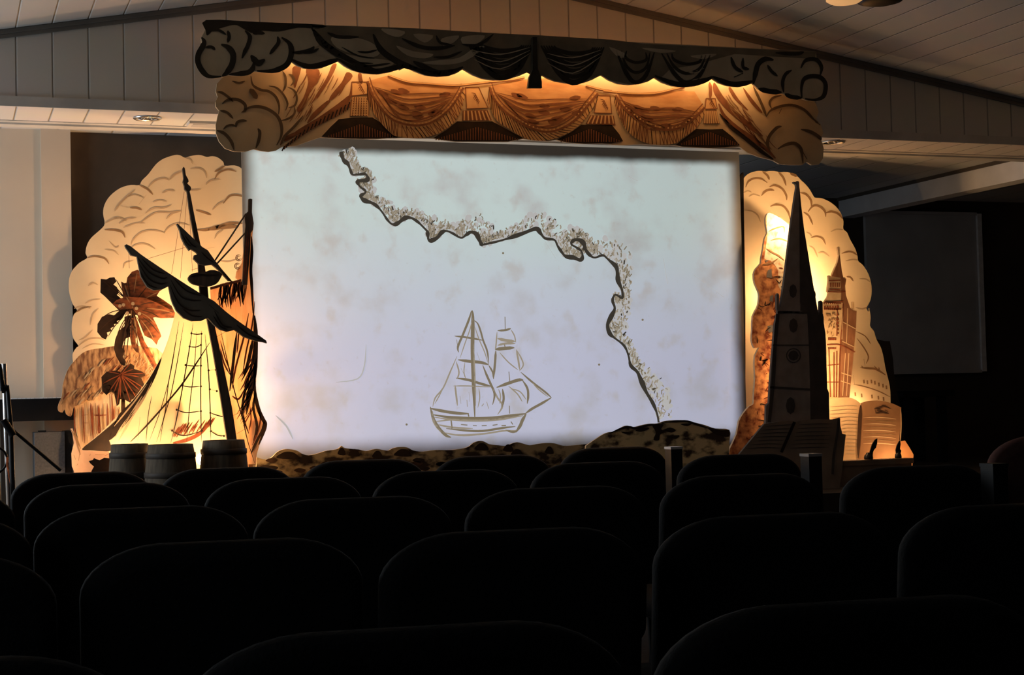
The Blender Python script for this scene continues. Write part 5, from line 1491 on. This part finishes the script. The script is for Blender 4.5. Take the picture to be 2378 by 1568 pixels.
# ------------------------------------------------------------------ right side
YPI = 10.2
q0, q1 = W(2098, 908, YPI), W(2218, 905, YPI)
t = thing('wooden_table', 'barely visible dark table in the gloom right of the open book', 'table', ((q0.x + q1.x) / 2, YPI + .2, SZ))
b = MB()
b.box((q0.x, YPI, q0.z - .05), (q1.x, YPI + .4, q0.z), BLKP)
b.build('tabletop', t)
for xx in (q0.x + .05, q1.x - .12):
    for yy in (YPI + .03, YPI + .32):
        b = MB()
        b.box((xx, yy, SZ), (xx + .06, yy + .05, q0.z - .05), BLKP)
        b.build('leg', t)
b = MB()
b.box((q0.x + .12, YPI + .3, q0.z - .24), (q1.x - .13, YPI + .32, q0.z - .05), BLKP)
b.build('apron', t)

# ------------------------------------------------------------------ chairs
ZT = .855


def rounded_back(w, h, r, rb, n=8):
    pts = []
    for cx_, cy_, rr, a0 in ((w / 2 - r, h - r * .62, r, 0), (-w / 2 + r, h - r * .62, r, 90), (-w / 2 + rb, rb, rb, 180), (w / 2 - rb, rb, rb, 270)):
        for k in range(n + 1):
            a = math.radians(a0 + 90 * k / n)
            sy = .62 if a0 in (0, 90) else 1
            pts.append((cx_ + rr * math.cos(a), cy_ + rr * sy * math.sin(a)))
    return pts


def chair(name, label, fabric, z_top=ZT, group=None):
    """chair facing +Y, its back towards -Y; origin on the floor under the middle of the backrest"""
    t = thing(name, label, 'chair', (0, 0, 0), group)
    zt = z_top
    w, h = .498, zt - .42
    out = rounded_back(w, h, .135, .05)
    b = MB()
    N = len(out)

    def ring(s_, d):
        return [(x * s_ if True else x, d + .10 * x * x + -.10 * (z / h) ** 1.4 * .5, .42 + h / 2 + (z - h / 2) * (1 - (1 - s_) * w / h) + .012 * (1 - (2 * x / w) ** 2) * (z / h) - .012 * (z / h)) for x, z in out]
    rings = [ring(.86, .0), ring(.955, -.004 + .004), ring(.99, .010), ring(1.0, .024), ring(.99, .040), ring(.95, .050), ring(.86, .056)]
    vs = [v for rg in rings for v in rg]
    fs = []
    for i in range(len(rings) - 1):
        for k in range(N):
            fs.append((i * N + k, i * N + (k + 1) % N, (i + 1) * N + (k + 1) % N, (i + 1) * N + k))
    b.add(vs, fs, fabric, True)
    for rg, rev in ((rings[0], False), (rings[-1], True)):
        # face filled with two inner rings so that it can follow the bow
        mid = [(x * .5, y, .42 + h / 2 + (z - .42 - h / 2) * .5) for x, y, z in rg]
        ctr = (0, sum(p[1] for p in rg) / N, .42 + h / 2)
        mid = [(x, .10 * x * x - .05 * ((z - .42) / h) ** 1.4 + (0 if not rev else .056), z) for x, y, z in mid]
        ctr = (0, mid[0][1] * 0 - .05 * .5 ** 1.4 + (0 if not rev else .056), .42 + h / 2)
        fs = [(k, (k + 1) % N, N + (k + 1) % N, N + k) for k in range(N)] + [(N + k, N + (k + 1) % N, 2 * N) for k in range(N)]
        b.add(list(rg) + mid + [ctr], fs, fabric, True)
    b.build('backrest', t)
    b = MB()
    sw, sd = .46, .45
    so = [(x, y + .06) for x, y in rounded_back(sw, sd, .06, .03, 4)]
    lv = [(.93, .425), (1.0, .435), (1.0, .465), (.96, .485), (.5, .492)]
    vs = [((x * s_), .06 + sd / 2 + (y - .06 - sd / 2) * s_, z) for s_, z in lv for x, y in so]
    M = len(so)
    fs = [(i * M + k, i * M + (k + 1) % M, (i + 1) * M + (k + 1) % M, (i + 1) * M + k) for i in range(len(lv) - 1) for k in range(M)]
    fs += [tuple(reversed(range(M))), tuple(range((len(lv) - 1) * M, len(lv) * M))]
    b.add(vs, fs, fabric, True)
    b.build('seat', t)
    for sx in (-1, 1):
        b = MB()
        b.tube([(sx * .20, .085, .60), (sx * .205, .09, .43), (sx * .21, .04, .0)], .011, CHMET, 8)
        b.build('leg', t)
        b = MB()
        b.tube([(sx * .20, .46, .43), (sx * .205, .48, .0)], .011, CHMET, 8)
        b.build('leg', t)
    b = MB()
    for sx in (-1, 1):
        b.tube([(sx * .203, .085, .425), (sx * .203, .47, .425)], .010, CHMET, 8)
    b.tube([(-.203, .47, .425), (.203, .47, .425)], .010, CHMET, 8)
    b.build('seat_frame', t)
    return t


ROWS = [
    [(191, 1095), (528, 1084), (843, 1066), (1142, 1056), (1422, 1037)],
    [(-172, 1142), (250, 1121), (658, 1107), (1034, 1090), (1386, 1071), (1714, 1053)],
    [(-195, 1203), (330, 1174), (820, 1152), (1290, 1128), (1718, 1099), (2122, 1079)],
    [(-230, 1290), (518, 1249), (1185, 1224), (1790, 1189), (2340, 1165)],
    [(-250, 1524), (945, 1442), (1975, 1382)],
]
RN = ['the row nearest the stage', 'the second row from the stage', 'the third row from the stage', 'the second row from the camera', 'the row nearest the camera']
ORD = ['first', 'second', 'third', 'fourth', 'fifth', 'sixth']
ROT = math.radians(-6)
proto = None
row_end = []
for ri, row in enumerate(ROWS):
    for ci, (px, py) in enumerate(row):
        w_ = WZ(px, py, ZT)
        lab = 'black padded chair, %s from the left in %s' % (ORD[ci], RN[ri])
        if proto is None:
            proto = chair('auditorium_chair', lab, FABRIC, group='rows of black audience chairs')
            o = proto
        else:
            o = copy_tree(proto)
            o['label'] = lab
        o.location = (w_.x, w_.y, 0)
        o.rotation_euler = (0, 0, ROT)
        last = w_
    row_end.append(last)
# black end posts at the right of the three front rows
for ri, px, py, lab in ((0, 1564, 1038, 'slim black post with light painted on its top at the right end of the row nearest the stage'), (1, 1883, 1054, 'slim black post with light painted on its top at the right end of the second row'), (2, 2308, 1077, 'black post at the right end of the third row, by the pink-brown chair')):
    k = WZ(px, py, .862)
    c_ = W(px, py, k.y + .02)
    c_.z = 0
    t = thing('end_post', lab, 'post', (c_.x, c_.y, 0), 'black row end posts')
    b = MB()
    b.box((c_.x - .026, c_.y - .03, .012), (c_.x + .026, c_.y + .03, .852), BLKP)
    b.build('upright', t)
    b = MB()
    b.box((c_.x - .028, c_.y - .032, .852), (c_.x + .028, c_.y + .032, .862), ALU if ri == 0 else BOARD if ri == 1 else BLKP)  # pale caps hold the screen's light on the post tops as colour
    b.build('cap', t)
    b = MB()
    b.box((c_.x - .035, c_.y - .06, 0), (c_.x + .035, c_.y + .06, .012), BLKP)
    b.build('foot', t)
# pink-brown chair at the right edge
o = chair('upholstered_chair', 'pink-brown rounded chair back at the far right edge of the photo', PINK, .93)
w_ = WZ(2462, 1008, .93)
o.location = (w_.x, w_.y, 0)
o.rotation_euler = (0, 0, math.radians(-14))

# ceiling lamp at the very top right
YLA = 6.2
c_ = W(2005, -22, YLA)
zc = ceil_z(c_.x)
t = thing('ceiling_lamp', 'amber glass ceiling lamp with dark fittings at the top right corner', 'light', (c_.x, YLA, zc))
b = MB()
a0, a1 = W(1924, -10, YLA), W(1998, -10, YLA)
zl = W(1960, 6, YLA).z
cx_, r_ = (a0.x + a1.x) / 2, (a1.x - a0.x) / 2
b.lathe([(0, 0), (r_ * .8, .001), (r_, .012), (r_ * .95, .07), (r_ * .6, .09)], (cx_, YLA, zl), AMBER, 24)
b.build('glass_shade', t)
b = MB()
d0, d1 = W(1994, -10, YLA), W(2092, -10, YLA)
cx2, r2 = (d0.x + d1.x) / 2, (d1.x - d0.x) / 2
b.lathe([(0, 0), (r2 * .55, .001), (r2 * .9, .012), (r2, .03), (r2 * .7, .08), (.02, .1)], (cx2, YLA, W(2040, 9, YLA).z), BLKP, 24)
b.build('dark_fitting', t)
b = MB()
b.tube([(cx_, YLA, zl + .088), (cx_, YLA, ceil_z(cx_))], .012, BLKP, 8)
b.tube([(cx2, YLA, zl + .09), (cx2, YLA, ceil_z(cx2))], .012, BLKP, 8)
b.build('stem', t)
for o in list(D.objects):
    if '_o' in o:
        del o['_o']
